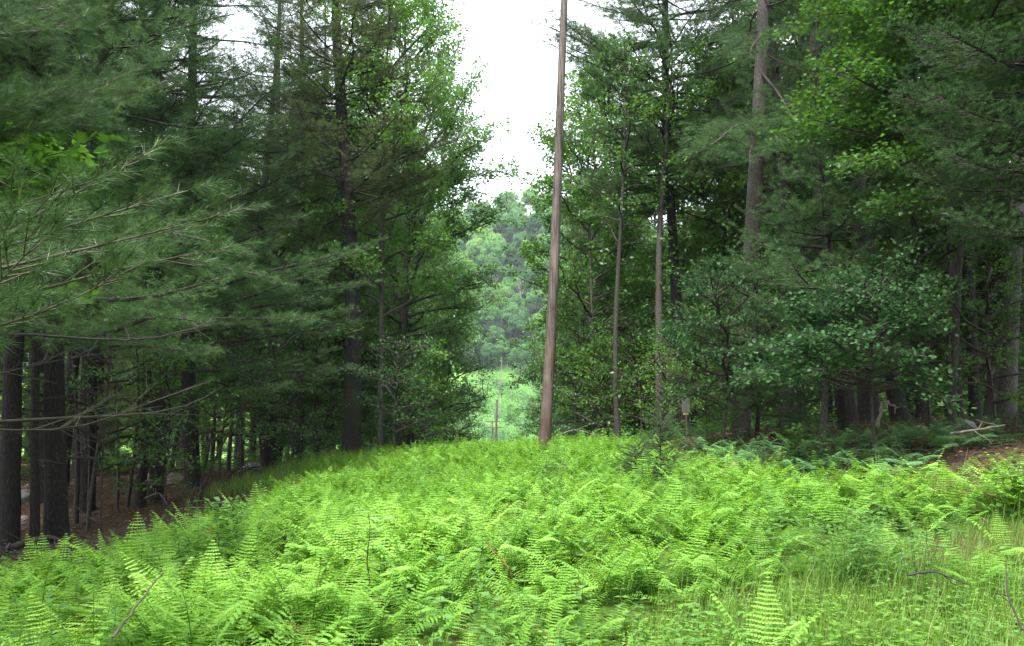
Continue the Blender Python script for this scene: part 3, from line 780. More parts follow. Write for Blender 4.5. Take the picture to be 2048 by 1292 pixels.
for i, (px, py, d, k, s, lab) in enumerate([
        (180, 990, 17.5, 'UB', .95, 'dark leafy sapling between the third trunk and the small stems at left'),
        (330, 985, 18.5, 'UA', .8, 'small sapling spreading leaves in front of the wide flared trunk at left'),
        (440, 960, 24, 'UB', .9, 'sapling with drooping sprays left of the brush mound'),
        (575, 930, 26, 'UB', .75, 'sapling with pale layered sprays in front of the paired grey trunks'),
        (660, 905, 29, 'UA', .9, 'sapling pressed between the paired trunks and the big clearing-edge trunk'),
        (850, 885, 29, 'UC', 1.1, 'low bright bush at the left end of the fern crest'),
        (820, 882, 31, 'UA', .9, 'light green sapling leaning over the left end of the fern crest'),
        (895, 878, 38, 'UB', 1.0, 'leafy sapling at the foot of the left tree wall by the gap'),
        (900, 876, 50, 'UB', 1.0, 'sapling closing the foot of the left tree wall at the gap'),
        (1150, 868, 33, 'UB', .8, 'leafy sapling right beside the brown pole'),
        (1175, 866, 34, 'UB', 1.0, 'tall sapling in the gap between the brown pole and the pale slender trunk'),
        (1205, 866, 29, 'UC', 1.3, 'low bright bush between the brown pole and the slender pale trunk'),
        (1280, 862, 27.5, 'UA', 1.0, 'sapling between the two slender pale trunks right of the pole'),
        (1345, 862, 24, 'UC', 1.1, 'low leafy bush at the foot of the knotty trunk'),
        (1415, 858, 20, 'UA', .75, 'small sapling just right of the grey sign'),
        (1560, 850, 20, 'UB', .75, 'sapling in the shade left of the round-leaved shrub'),
        (1860, 838, 18, 'UB', .9, 'sapling with fine green sprays behind the crooked stem at right'),
        (1990, 835, 16, 'UA', .9, 'sapling with small leaves in front of the pale leaning trunk'),
        ]):
    x, y, z, _ = key_geo(px, py, d)
    place(K_[k], 'sapling' if k != 'UC' else 'bush', lab, 'sapling' if k != 'UC' else 'bush', x, y, scale=s, rz=i * 2.1 + .4)

# ---------------------------------------------------------------- tree walls of the cut and the wood behind
def clear(x, y, r=1.8):
    return all((x - a) ** 2 + (y - b) ** 2 > (r + .3) ** 2 for a, b, _ in taken)

WALL = [  # x, y, kind, scale, side, look
    (-6.8, 41, 'BC', .80), (-7.6, 54, 'PA', 1.0), (-8.6, 75, 'BC', 1.05), (-8.8, 88, 'PB', 1.1), (-10.0, 102, 'BC', 1.1), (-11.2, 122, 'BA', 1.1), (-12.0, 142, 'BC', 1.0), (-12.5, 160, 'BA', .95),
    (-9.8, 46, 'BA', 1.0), (-11.5, 62, 'BA', 1.05), (-13.5, 90, 'BA', 1.1), (-15.5, 115, 'BC', 1.1),
    (3.3, 33.5, 'BD', .95), (4.6, 38, 'BB', .95), (5.6, 48, 'BC', .72), (5.2, 54, 'BA', .95), (6.2, 64, 'PB', 1.05), (6.0, 74, 'BC', 1.0), (6.4, 90, 'BC', 1.1), (6.6, 112, 'BA', 1.15), (7.2, 136, 'BC', 1.0), (7.8, 158, 'BA', .9),
    (9.5, 44, 'PB', 1.0), (10.5, 58, 'BA', 1.1), (12.5, 80, 'BA', 1.15), (13, 108, 'BC', 1.1)]
for i, (x, y, k, s) in enumerate(WALL):
    x += -2.2 - .022 * (y - 40) if x < 0 else .2 + .012 * (y - 40)
    pine = k[0] == 'P'
    side = 'left' if x < 0 else 'right'
    place(K_[k], 'pine_tree' if pine else 'oak_tree',
          ('brownish-green pine' if pine else 'full leafy green tree') + f' lining the {side} side of the cut, ' + ('nearest end' if y < 50 else 'near half' if y < 80 else 'far half' if y < 115 else 'farthest end'),
          'pine tree' if pine else 'tree', x, y, group=f'trees lining the {side} side of the cut', scale=s, rz=i * 1.7)
    taken.append((x, y, 2.5))

MARKS = [(-60, 'beyond the left edge of the picture'), (20, 'behind the thick trunk at the left edge'), (75, 'behind the slim trunk between two thick ones'), (120, 'behind the third thick trunk at left'), (200, 'behind the small bare stems at left'),
         (280, 'behind the straight dark pine at left'), (318, 'behind the wide flared trunk'), (386, 'behind the broad grey-brown trunk at left'), (456, 'behind the left end of the brush heap'), (535, 'behind the right end of the brush heap'),
         (600, 'behind the thick paired trunk at left'), (700, 'behind the big clearing-edge pine'), (765, 'behind the slim brown trunk at left'), (840, 'behind the clearing-edge oak'), (960, 'beside the gap'),
         (1120, 'just right of the brown pole'), (1207, 'behind the far straight trunk right of the pole'), (1245, 'behind the forked slender trunk'), (1320, 'behind the leaf-wrapped knotty trunk'), (1375, 'behind the grey sign'),
         (1480, 'behind the pale leaning pine'), (1570, 'behind the reddish dark trunk'), (1650, 'behind the bushy young pine'), (1740, 'behind the round-leaved shrub'), (1810, 'behind the bleached bent branch'), (1890, 'behind the crooked twin stem'),
         (1950, 'behind the flat boulder at right'), (2020, 'behind the pale trunk at the right edge'), (2120, 'beyond the right edge of the picture')]
def deep_label(k, x, y):
    px = float(proj(np.array([x, y, gz(x, y) + 2.]))[0])
    look = {'PA': 'dark green pine', 'PB': 'olive low-branched pine', 'PC': 'high-crowned dark pine', 'BA': 'full green broadleaf tree', 'BB': 'slender broadleaf tree', 'BD': 'small bright broadleaf tree'}[k]
    depth = 'near' if y < 32 else 'mid-distance' if y < 55 else 'far'
    return depth + ' ' + look + ' ' + min(MARKS, key=lambda m_: abs(m_[0] - px))[1]
def wood(side, n, lo, hi, tries=4000):
    c = 0
    for _ in range(tries):
        if c >= n: break
        y = 19 + 75 * RN.uniform() ** 1.15
        w = .66 * y + 5
        if side < 0: x = -RN.uniform(7.2 + .05 * y, w)
        else: x = RN.uniform(6.5 + .07 * y, w)
        if y < 24 and abs(x) < 9: continue
        if not clear(x, y, 1.2 + .012 * y): continue
        taken.append((x, y, 1.5)); c += 1
        u = RN.uniform()
        if side < 0: k = 'PA' if u < .26 else 'PB' if u < .42 else 'PC' if u < .68 else 'BB' if u < .82 else 'BD' if u < .94 else 'BA'
        else: k = 'PA' if u < .16 else 'PB' if u < .30 else 'PC' if u < .46 else 'BB' if u < .66 else 'BD' if u < .90 else 'BA'
        pine = k[0] == 'P'
        sd = 'left' if side < 0 else 'right'
        o = place(K_[k], 'pine_tree' if pine else 'forest_tree',
              deep_label(k, x, y),
              'pine tree' if pine else 'tree', x, y, group=('pines' if pine else 'broadleaf trees') + f' deep in the {sd} wood',
              scale=RN.uniform(.8, 1.12), rz=RN.uniform(0, 6.28), tilt=(RN.normal() * .02, RN.normal() * .02))
for i_, (x_, y_, s_) in enumerate([(-13.4, 33, .8), (-10.5, 27, .7), (10.5, 24, .75), (7.6, 29, .9)]):
    place(K_['BD'], 'forest_tree', ['bright small-leaved tree in mid-distance behind the thick paired trunk at left', 'bright small-leaved tree behind the brush heap at left', 'bright small-leaved tree behind the bushy young pine', 'bright small-leaved tree between the grey sign and the pale leaning pine'][i_], 'tree', x_, y_, scale=s_, rz=i_ * 1.9)
    taken.append((x_, y_, 2))
wood(-1, 62, 0, 0)
wood(1, 66, 0, 0)
for i in range(26):          # wood going on behind the viewer, both sides; unseen trees added to darken trunks
    sd = -1 if i % 2 else 1
    x, y = sd * RN.uniform(7.5, 17), -34 + 46 * ((i + RN.uniform()) / 26)
    if y > 2: x = sd * RN.uniform(12, 19)
    if not clear(x, y, 2): continue
    taken.append((x, y, 2)); k = ['PA', 'BC', 'PB', 'BA'][i // 2 % 4]
    place(K_[k], 'pine_tree' if k[0] == 'P' else 'forest_tree', ('pine' if k[0] == 'P' else 'broadleaf tree') + ' added for shade in the unseen wood behind the viewer on the ' + ('left' if sd < 0 else 'right'), 'pine tree' if k[0] == 'P' else 'tree', x, y, group='unseen trees added for shade behind the viewer', rz=i)

def under(side, n, ks, ymin, ymax, lab):
    c = 0
    for _ in range(3000):
        if c >= n: break
        y = RN.uniform(ymin, ymax); w = .66 * y + 3
        x = -RN.uniform(6.5 + .05 * y, w) if side < 0 else RN.uniform(5.5 + .06 * y, w)
        if not clear(x, y, .5): continue
        k = ks[RN.integers(len(ks))]; c += 1
        sd = 'left' if side < 0 else 'right'
        place(K_[k], 'sapling', lab.format(deep_label('BD', x, y).split('broadleaf tree ')[1]), 'sapling', x, y, group=f'saplings under the {sd} wood', scale=RN.uniform(.6, 1.15), rz=RN.uniform(0, 6.28))
under(-1, 34, ['UA', 'UB', 'UC', 'PD'], 30, 85, 'small understory sapling standing {}')
under(1, 44, ['UA', 'UB', 'UC', 'UA', 'PD'], 24, 80, 'small understory sapling standing {}')

# thin bare stems in the left wood
def bare_stem(name, label, px, py, d, toppx, H, r, seed, mat='bark', group=None):
    x, y, z, lean = key_geo(px, py, d, toppx, 600)
    rs = np.random.default_rng(seed)
    gt, gb = Geo(), Geo()
    tp = trunk_pts(H, rs, .02, 14, (lean, 0))
    trunk_mesh(gt, tp, r, 7, 0, rs)
    for i in range(10):
        h = H * rs.uniform(.25, .95); az = rs.uniform(0, 6.28); L = rs.uniform(.3, 1.1)
        a = np.array([np.interp(h, tp[:, 2], tp[:, c]) for c in range(3)])
        pts = polyline(a, a + np.array([math.cos(az), math.sin(az), rs.uniform(-.1, .6)]) * L, .03, 5, rs, .06)
        add_limb(gb, pts, r * .3, 3)
        p, T = along(pts, rs.uniform(.3, 1, 4)); gb.segs(p, p + norm(T + rs.normal(size=(4, 3)) * .8) * .3, .004, .002)
    o = empty(name, label, 'small tree', (x, y, z), group=group)
    gt.obj('trunk', [M[mat]], o, True); gb.obj('branches', [M['twig']], o)
for i, (px, py, d, t, H, r, lab) in enumerate([
        (155, 1010, 19, 150, 9, .06, 'thin dark stem right of the third thick trunk at left'),
        (180, 990, 20, 172, 7, .035, 'very thin dark stem, first of the small ones left of the flared trunk'),
        (205, 1020, 17, 208, 6, .025, 'whip-thin sapling stem rising from the brush at left'),
        (236, 1000, 20, 225, 7, .04, 'thin stem leaning left in front of a light patch of the left wood'),
        (254, 1005, 20.5, 250, 8, .05, 'thin dark stem just left of the straight dark pine at left'),
        (395, 985, 21, 440, 7, .035, 'thin crooked dark stem leaning right across the broad grey-brown trunk'),
        (456, 925, 30, 455, 9, .08, 'dark stem behind the brush mound, left of a paler one'),
        (486, 922, 31, 488, 9, .07, 'paler stem behind the brush mound in the left wood')]):
    bare_stem('bare_stem_tree', lab, px, py, d, t, H, r, 200 + i)

# ---------------------------------------------------------------- close pine whose boughs reach in from the left
def close_pine():
    rs = np.random.default_rng(77)
    bx, by = -5.0, 3.6
    bz = gz(bx, by)
    o = empty('pine_tree', 'near pine out of view at left whose bright long-needled boughs reach into the picture', 'pine tree', (bx, by, bz))
    base = np.array([bx, by, bz])
    gt, gl, gc, gd = Geo(), Geo(), Geo(), Geo()
    tp = trunk_pts(11, rs, .006)
    trunk_mesh(gt, tp, .17, 14, 0, rs)
    tw = Twigs(rs)
    B = [  # root height, tip px, py, distance, sag, t0, width
        (2.0, 440, 430, 4.3, -.02, .30, .22), (1.8, 330, 395, 3.6, -.05, .28, .24), (1.9, 250, 330, 3.3, -.06, .3, .26), (1.7, 430, 500, 4.6, -.01, .3, .22),
        (2.1, 130, 380, 3.2, -.05, .3, .26), (1.5, 250, 545, 4.0, .0, .35, .2), (2.3, 320, 470, 5.0, 0, .3, .2), (1.6, 60, 500, 3.0, -.03, .35, .22),
        (3.1, 260, 190, 7.2, -.06, .3, .26), (3.4, 330, 110, 8.0, -.06, .3, .26), (3.7, 190, 20, 7.4, -.04, .3, .26), (4.2, 330, -30, 8.4, -.04, .3, .26),
        (2.9, 120, 170, 6.4, -.06, .3, .26), (3.4, 60, 60, 6.6, -.04, .3, .26), (2.8, 200, 250, 7.0, -.02, .3, .22), (3.9, 90, -40, 6.8, 0, .3, .26), (2.7, 340, 160, 8.4, -.03, .35, .22),
        (3.0, 20, 220, 6.0, -.03, .3, .26)]
    for q in B:
        a = np.array([np.interp(q[0] + .0, tp[:, 2], tp[:, c]) for c in range(3)])
        b = P(q[1], q[2], q[3]) - base
        pts = polyline(a, b, q[4], 12, rs, .02)
        add_limb(gl, pts, .020, 6)
        tw.grow(pts, 15, q[5], q[6] * .8, .14, 42, .12, .16)
    P0, D, L = tw.arrays()
    gl.segs(P0, P0 + D * L[:, None], .0035, .002, 4, 0)
    p, d, l = subtwigs(P0, D, L, rs, .13, .35, .06, .2)
    keep = rs.uniform(size=len(p)) < .8
    p, d, l = p[keep], d[keep], l[keep]
    gl.segs(p, p + d * l[:, None], .0022, .0015, 3, 0)
    needles(gc, p, d, l, rs, .035, 17, .085, .0022, 0, .0, th=(18, 62))
    # this year's candles at some tips: short upright yellow-green shoots
    k = rs.uniform(size=len(P0)) < .035
    a = P0[k] + D[k] * L[k][:, None]
    cd = norm(D[k] * .5 + np.array([0, 0, .8]))
    gc.segs(a, a + cd * .10, .005, .003, 5, 0, 2.)
    needles(gc, a, cd, np.full(len(a), .10), rs, .015, 9, .035, .0022, 0, 1., th=(15, 35))
    # dead lichen-grey lower limbs
    for (h, px, py, d_, r) in [(1.75, 430, 640, 7.5, .022), (1.3, 300, 805, 6.5, .016), (1.6, 445, 772, 8.5, .022), (1.55, 250, 700, 7, .012)]:
        a = np.array([0, 0, h]); b = P(px, py, d_) - base
        pts = polyline(a, b, .02, 14, rs, .035)
        add_limb(gd, pts, r, 6)
        p, T = along(pts, rs.uniform(.35, 1, 13)); L2 = rs.uniform(.1, .6, 13)
        e = p + norm(T + rs.normal(size=(13, 3)) * .45) * L2[:, None]
        gd.segs(p, e, .005, .0025, 4)
        m_ = (p + e) / 2
        gd.segs(m_, m_ + norm((e - p) + rs.normal(size=(13, 3)) * .3) * .25, .003, .0015, 3)
    gt.obj('trunk', [M['pinebark']], o, True)
    gl.obj('boughs', [M['twigpale']], o, True)
    gc.obj('crown', [M['needle_near']], o)
    tag(gd.obj('dead_limb', [M['twig']], o, True), label='bare grey dead lower limbs of the near pine')
close_pine()

# ================================================================== POLES AND SIGN
def wood_pole_mat():
    m, nt, out = new_mat('weathered_pole_wood')
    tc = nt.nodes.new('ShaderNodeTexCoord'); mp = nt.nodes.new('ShaderNodeMapping'); mp.inputs['Scale'].default_value = (26, 26, .9)
    nt.links.new(tc.outputs['Object'], mp.inputs[0])
    a = nt.nodes.new('ShaderNodeTexNoise'); a.inputs['Scale'].default_value = 1.2; a.inputs['Detail'].default_value = 7; a.inputs['Roughness'].default_value = .65
    nt.links.new(mp.outputs[0], a.inputs[0])
    b = nt.nodes.new('ShaderNodeTexNoise'); b.inputs['Scale'].default_value = 1.6; b.inputs['Detail'].default_value = 4
    nt.links.new(tc.outputs['Object'], b.inputs[0])
    f = math_node(nt, 'MULTIPLY', math_node(nt, 'SUBTRACT', a.outputs['Fac'], .36), 3.6, True)
    c = mixcol(nt, f, (.032, .026, .023), (.155, .127, .113))
    z = nt.nodes.new('ShaderNodeSeparateXYZ'); nt.links.new(tc.outputs['Object'], z.inputs[0])
    low = math_node(nt, 'SUBTRACT', 1.0, math_node(nt, 'MULTIPLY', z.outputs[2], .22), True)   # redder treated butt
    patch = math_node(nt, 'MULTIPLY', math_node(nt, 'SUBTRACT', b.outputs['Fac'], .45), 5, True)
    c = mixcol(nt, math_node(nt, 'MULTIPLY', low, .65), c, (.082, .038, .027))
    c = mixcol(nt, math_node(nt, 'MULTIPLY', patch, .22), c, (.33, .27, .24))
    m3 = nt.nodes.new('ShaderNodeMapping'); m3.inputs['Scale'].default_value = (34, 34, .42); nt.links.new(tc.outputs['Object'], m3.inputs[0])
    ck = nt.nodes.new('ShaderNodeTexNoise'); ck.inputs['Scale'].default_value = 1.0; ck.inputs['Detail'].default_value = 3; nt.links.new(m3.outputs[0], ck.inputs[0])
    crack = math_node(nt, 'MULTIPLY', math_node(nt, 'SUBTRACT', .40, ck.outputs['Fac']), 22, True)
    c = mixcol(nt, crack, c, (.022, .016, .013))
    m4 = nt.nodes.new('ShaderNodeMapping'); m4.inputs['Scale'].default_value = (7, 7, 1.1); nt.links.new(tc.outputs['Object'], m4.inputs[0])
    st = nt.nodes.new('ShaderNodeTexNoise'); st.inputs['Scale'].default_value = 1.0; st.inputs['Detail'].default_value = 5; nt.links.new(m4.outputs[0], st.inputs[0])
    c = mixcol(nt, math_node(nt, 'MULTIPLY', math_node(nt, 'MULTIPLY', math_node(nt, 'SUBTRACT', st.outputs['Fac'], .55), 8, True), .7), c, (.045, .026, .019))
    bs = nt.nodes.new('ShaderNodeBsdfPrincipled'); bs.inputs['Roughness'].default_value = .85
    nt.links.new(c, bs.inputs['Base Color'])
    bp = nt.nodes.new('ShaderNodeBump'); bp.inputs['Strength'].default_value = .7; bp.inputs['Distance'].default_value = .012
    nt.links.new(a.outputs['Fac'], bp.inputs['Height']); nt.links.new(bp.outputs[0], bs.inputs['Normal'])
    nt.links.new(bs.outputs[0], out.inputs[0])
    return m
M['pole'] = wood_pole_mat()
M['polewood'] = plain_mat('crossarm_wood', (.16, .12, .10), (.09, .07, .06))
M['metal'] = plain_mat('dull_grey_metal', (.22, .235, .225), (.16, .17, .165), .5, 8, .4)
M['black'] = plain_mat('dark_hole', (.02, .017, .015))
M['yellow'] = plain_mat('yellow_plate', (.55, .40, .06), (.42, .30, .05), .5)

def utility_pole(name, label, base, top, r0, r1, arms=(), group=None, mat='pole', marks=0, seed=5):
    rs = np.random.default_rng(seed)
    base = np.array(base, float); v = np.array(top, float) - base
    o = empty(name, label, 'utility pole', base, group=group)
    t = np.linspace(0, 1, 40)
    pts = v[None] * t[:, None]; pts[0, 2] -= .4
    pts[:, 0] += .035 * np.sin(t * 5) * (np.linalg.norm(v) / 13)
    gp = Geo(); gp.tube(pts, r0 * (1 - t) + r1 * t, 20, rough=.008, rs=rs)
    pole = gp.obj('pole', [M[mat]], o, True)
    for i in range(marks):
        u = rs.uniform(.12, .95)
        c = v * u; rr = r0 * (1 - u) + r1 * u
        c = c + np.array([.035 * math.sin(u * 5), 0, 0])
        an = rs.uniform(-2.4, -.7)
        q = c + np.array([math.cos(an), math.sin(an), 0]) * rr * .99
        n_ = np.array([math.cos(an), math.sin(an), 0])
        h = Geo(); h.tube(np.array([q - n_ * .02, q + n_ * .006]), [.012, .012], 8)
        h.obj('bolt_head', [M['black']], pole)
    for (h, w, s) in arms:
        ga = Geo()
        c = v * h
        e = np.array([w / 2, .0, 0]); 
        for dx, dz in ((0, 0),):
            x0, x1 = c - e + [0, -.16, 0], c + e + [0, -.16, 0]
            q = .11
            V = [x0 + [0, -q, -q], x0 + [0, q, -q], x0 + [0, q, q], x0 + [0, -q, q], x1 + [0, -q, -q], x1 + [0, q, -q], x1 + [0, q, q], x1 + [0, -q, q]]
            ga.add(V, [[0, 1, 2, 3], [7, 6, 5, 4], [0, 4, 5, 1], [1, 5, 6, 2], [2, 6, 7, 3], [3, 7, 4, 0]])
        a = ga.obj('crossarm', [M['polewood']], o)
        for sx in (-.46, -.2, .2, .46):
            gi = Geo(); p0 = c + np.array([sx * w, -.16, .06])
            gi.tube(np.array([p0, p0 + [0, 0, .06], p0 + [0, 0, .1], p0 + [0, 0, .16]]), [.02, .05, .05, .02], 8)
            gi.obj('insulator', [M['metal']], a)
    return o

pb = P(1088, 870, 21.5); zt = gz(pb[0], 21.5)
b_ = np.array([P(1087, 880, 21.5)[0], 21.5, zt]); t_ = P(1131, 8, 21.5)
e_ = b_ + (t_ - b_) * 1.12
utility_pole('utility_pole', 'tall weathered brown wooden pole standing in the ferns, leaning slightly right', b_, e_, .158, .092, marks=9)
# the small plate and scar on its face
def far_pole(label, px0, px1, pyt, d, r, arms=(), y_extra=0, mat='pole', group='poles down the cut'):
    x = P(px0, 860, d)[0]; z = gz(x, d)
    t = P(px1, pyt, d)
    utility_pole('utility_pole', label, (x, d, z), t, r, r * .7, arms, group, mat)
far_pole('bare brown pole rising highest just behind the fern crest in the gap', 989, 994.5, 799, 96, .17)
far_pole('short looking pole with a crossarm just above the fern crest', 985, 986, 853, 128, .14, [(.985, 3.0, 0)])
far_pole('pole with a crossarm standing behind the other short crossarm pole over the fern crest', 982, 985.5, 841, 150, .14, [(.985, 2.8, 0)])
far_pole('thin pale pole with a T crossarm on the bright green slope', 996, 998.5, 760, 262, .17, [(.99, 3.0, 0)], mat='dead')
far_pole('pale pole highest on the green slope against the dark tree line', 1001, 1003.5, 714, 316, .2, mat='dead')

# sign seen from behind
sb = P(1373, 868, 19.5); sz = gz(sb[0], 19.5)
so = empty('sign', 'small grey sign seen from behind with a yellow strip below, on a thin post', 'sign', (sb[0], 19.5, sz), (0, 0, R(6)))
zt = P(1373, 797, 19.5)[2] - sz
def boxgeo(x0, x1, y0, y1, z0, z1):
    g_ = Geo()
    V = [(x0, y0, z0), (x1, y0, z0), (x1, y1, z0), (x0, y1, z0), (x0, y0, z1), (x1, y0, z1), (x1, y1, z1), (x0, y1, z1)]
    g_.add(np.array(V), [[3, 2, 1, 0], [4, 5, 6, 7], [0, 1, 5, 4], [1, 2, 6, 5], [2, 3, 7, 6], [3, 0, 4, 7]])
    return g_
gp = Geo(); gp.tube(np.array([[0, -.012, -.3], [0, -.012, zt * .5], [0, -.012, zt - .004]]), [.011] * 3, 8)
gp.obj('post', [M['metal']], so, True)
g1 = boxgeo(-.098, .098, 0, .006, zt - .33, zt); g1.obj('sign_panel', [M['metal']], so)
g2 = boxgeo(-.065, .065, .008, .012, zt - .395, zt - .315); g2.obj('yellow_strip', [M['yellow']], so)
g3 = Geo(); 
for zz in (zt - .05, zt - .27): g3.tube(np.array([[0, -.028, zz], [0, -.001, zz]]), [.008, .008], 6)
g3.obj('bolt', [M['metal']], so)

# ================================================================== THE FAR HILL
def hill_crown(seed, n=2600, card=.62, H=18, rad=6.3):
    rs = np.random.default_rng(seed)
    gt, gc = Geo(), Geo()
    tp = trunk_pts(H * .7, rs, .01, 8); trunk_mesh(gt, tp, .28, 6, 0, rs)
    for i in range(7):
        az = rs.uniform(0, 6.28); a = np.array([0, 0, H * rs.uniform(.3, .6)])
        add_limb(gc, polyline(a, a + np.array([math.cos(az) * 3.4, math.sin(az) * 3.4, H * .22]), .05, 4, rs), .11, 4, 1)
    K = 62
    c = norm(rs.normal(size=(K, 3))); c[:, 2] = np.abs(c[:, 2]) * 1.2 - .35
    c = c * np.array([rad * .66, rad * .66, H * .30]) * rs.uniform(.5, 1.25, (K, 1)) + np.array([0, 0, H * .60])
    cr = rs.uniform(.7, 1.9, K)
    j = rs.integers(0, K, n)
    dr = norm(rs.normal(size=(n, 3)) + np.array([0, 0, .35]))
    p = c[j] + dr * (cr[j] * rs.uniform(.8, 1.05, n))[:, None] * np.array([1.15, 1.15, .8])
    Z = norm(dr + rs.normal(size=(n, 3)) * .5); X = norm(np.cross(Z, rs.normal(size=(n, 3)))); Y = np.cross(Z, X)
    gc.scatter(*QLEAF, p, X, Y, Z, card * rs.uniform(.6, 1.3, n), 0, np.clip(.5 + rs.normal(size=n) * .12 + .12 * np.sin(j * 3.1), 0, 1))
    return gt, gc
HK = []
for s in range(5):
    gt, gc = hill_crown(300 + s, n=7000, card=.62, rad=7.0)
    HK.append(Kind('hill_tree', gt, gc, 'bark', 'hill'))
hn = 0
pts_h = []
for _ in range(9000):
    y = 334 + 215 * RN.uniform() ** .8
    x = RN.uniform(-.20, .17) * y
    if abs(x + 1 + .012 * y) < 2.5 and y < 345: continue
    mind = 7.2 + .012 * (y - 334)
    if any((x - a) ** 2 + (y - b) ** 2 < mind ** 2 for a, b in pts_h): continue
    pts_h.append((x, y))
    if len(pts_h) >= 290: break
for i, (x, y) in enumerate(pts_h):
    row = 'along the crest of the far hill' if y > 500 else 'on the slope of the far hill' if y > 375 else 'at the foot of the far hill above the green slope'
    place(HK[i % 5], 'hill_tree', 'rounded crown ' + row.replace('of the far hill', 'of far hill').replace('at the foot of far hill above the green slope', 'at the hill foot above the green slope') + (', left of gap' if x < -.06 * y else ', left in gap' if x < -.022 * y else ', mid gap' if x < .012 * y else ', beside brown pole' if x < .05 * y else ', right of pole') + ('' if y > 500 or y < 375 else ', lower slope' if y < 415 else ', middle slope' if y < 460 else ', upper slope'), 'tree', x, y, group='trees ' + row, scale=RN.uniform(.55, 1.3) * (1.0 if y > 352 else .8), rz=RN.uniform(0, 6.28))
# two bleached dead trees low on the hill
for k, (px, pt, pb_, lab) in enumerate([(990, 552, 598, 'bleached dead tree with forked bare limbs on the far hill'), (1041, 555, 592, 'second smaller bleached dead tree right on the far hill')]):
    d = 392; x = P(px, 600, d)[0]; z = gz(x, d)
    top = P(px, pt, d)[2] - z
    rs = np.random.default_rng(400 + k)
    gt, gb = Geo(), Geo()
    tp = trunk_pts(top, rs, .01, 12); trunk_mesh(gt, tp, .42, 7, 0, rs)
    for i in range(14):
        h = top * rs.uniform(.45, .92); az = rs.uniform(0, 6.28); L = rs.uniform(3, 6.5) * (1.1 - h / top * .5)
        a = np.array([0, 0, h]); b = a + np.array([math.cos(az) * .6, math.sin(az) * .6, .85]) * L
        add_limb(gb, polyline(a, b, .04, 6, rs, .06), .17, 5)
    o = empty('dead_tree', lab, 'dead tree', (x, d, z))
    gt.obj('trunk', [M['dead']], o, True); gb.obj('branches', [M['dead']], o, True)

# low rank growth over the bottom of the cut (uncountable)
def thicket(name, n, x0, x1, y0, y1, size, hmax, mat, seed, kind='stuff', lumps=.5):
    rs = np.random.default_rng(seed)
    y = rs.uniform(y0, y1, n); x = rs.uniform(x0, x1, n) - .012 * y
    l = .5 + .5 * np.sin(x * .9 + 2.2 * np.sin(y * .33)) * np.cos(y * .55 + .8 * np.sin(x * .5))
    l2 = np.sin(x * 2.9 + y) * .5 + .5
    hh = hmax * (.15 + l * .7 + .15 * l2) * np.sqrt(rs.uniform(0.05, 1, n))
    z = ground(x, y) + hh
    Z = norm(np.array([0, -.3, 1.]) + rs.normal(size=(n, 3)) * .45); X = norm(np.cross(Z, rs.normal(size=(n, 3)))); Y = np.cross(Z, X)
    g_ = Geo()
    g_.scatter(*QLEAF, np.stack([x, y, z], 1), X, Y, Z, size * rs.uniform(.6, 1.3, n), 0, np.clip(-.05 + .85 * l * (.6 + .4 * l2) + .25 * np.sin(x * .35 + y * .12) + rs.normal(size=n) * .14, 0, 1))
    return tag(g_.obj(name, [M[mat]]), label=None, kind=kind)
thicket('undergrowth', 60000, -16, 16, 110, 216, .5, 2.6, 'thicket', 501)
thicket('undergrowth', 9000, -14, 14, 222, 330, .6, 2.2, 'thicket', 504)
thicket('tall_grass', 45000, -16, 16, 216, 345, .45, .55, 'thicket', 502)
thicket('undergrowth', 22000, -9, 9, 31, 110, .22, 1.0, 'thicket', 503)
# single bushes on the slope
for i, (px, py, d, s, lab) in enumerate([(1020, 812, 236, 2.0, 'round dark-footed bush at the right side of the green slope'), (1030, 790, 248, 2.2, 'larger bush against the right tree wall on the green slope'),
                                          (968, 790, 258, 1.8, 'greyish scrub bush at the left side of the green slope'), (962, 765, 285, 2.2, 'scrub bush higher at the left side of the green slope'),
                                          (1022, 770, 268, 1.6, 'slim upright bush at the right of the green slope')]):
    x = P(px, py, d)[0]
    place(HK[i % 5], 'bush', lab, 'bush', x, d, group='bushes on the green slope', scale=.2 * s / 2 + .12, rz=i, sink=1.2)

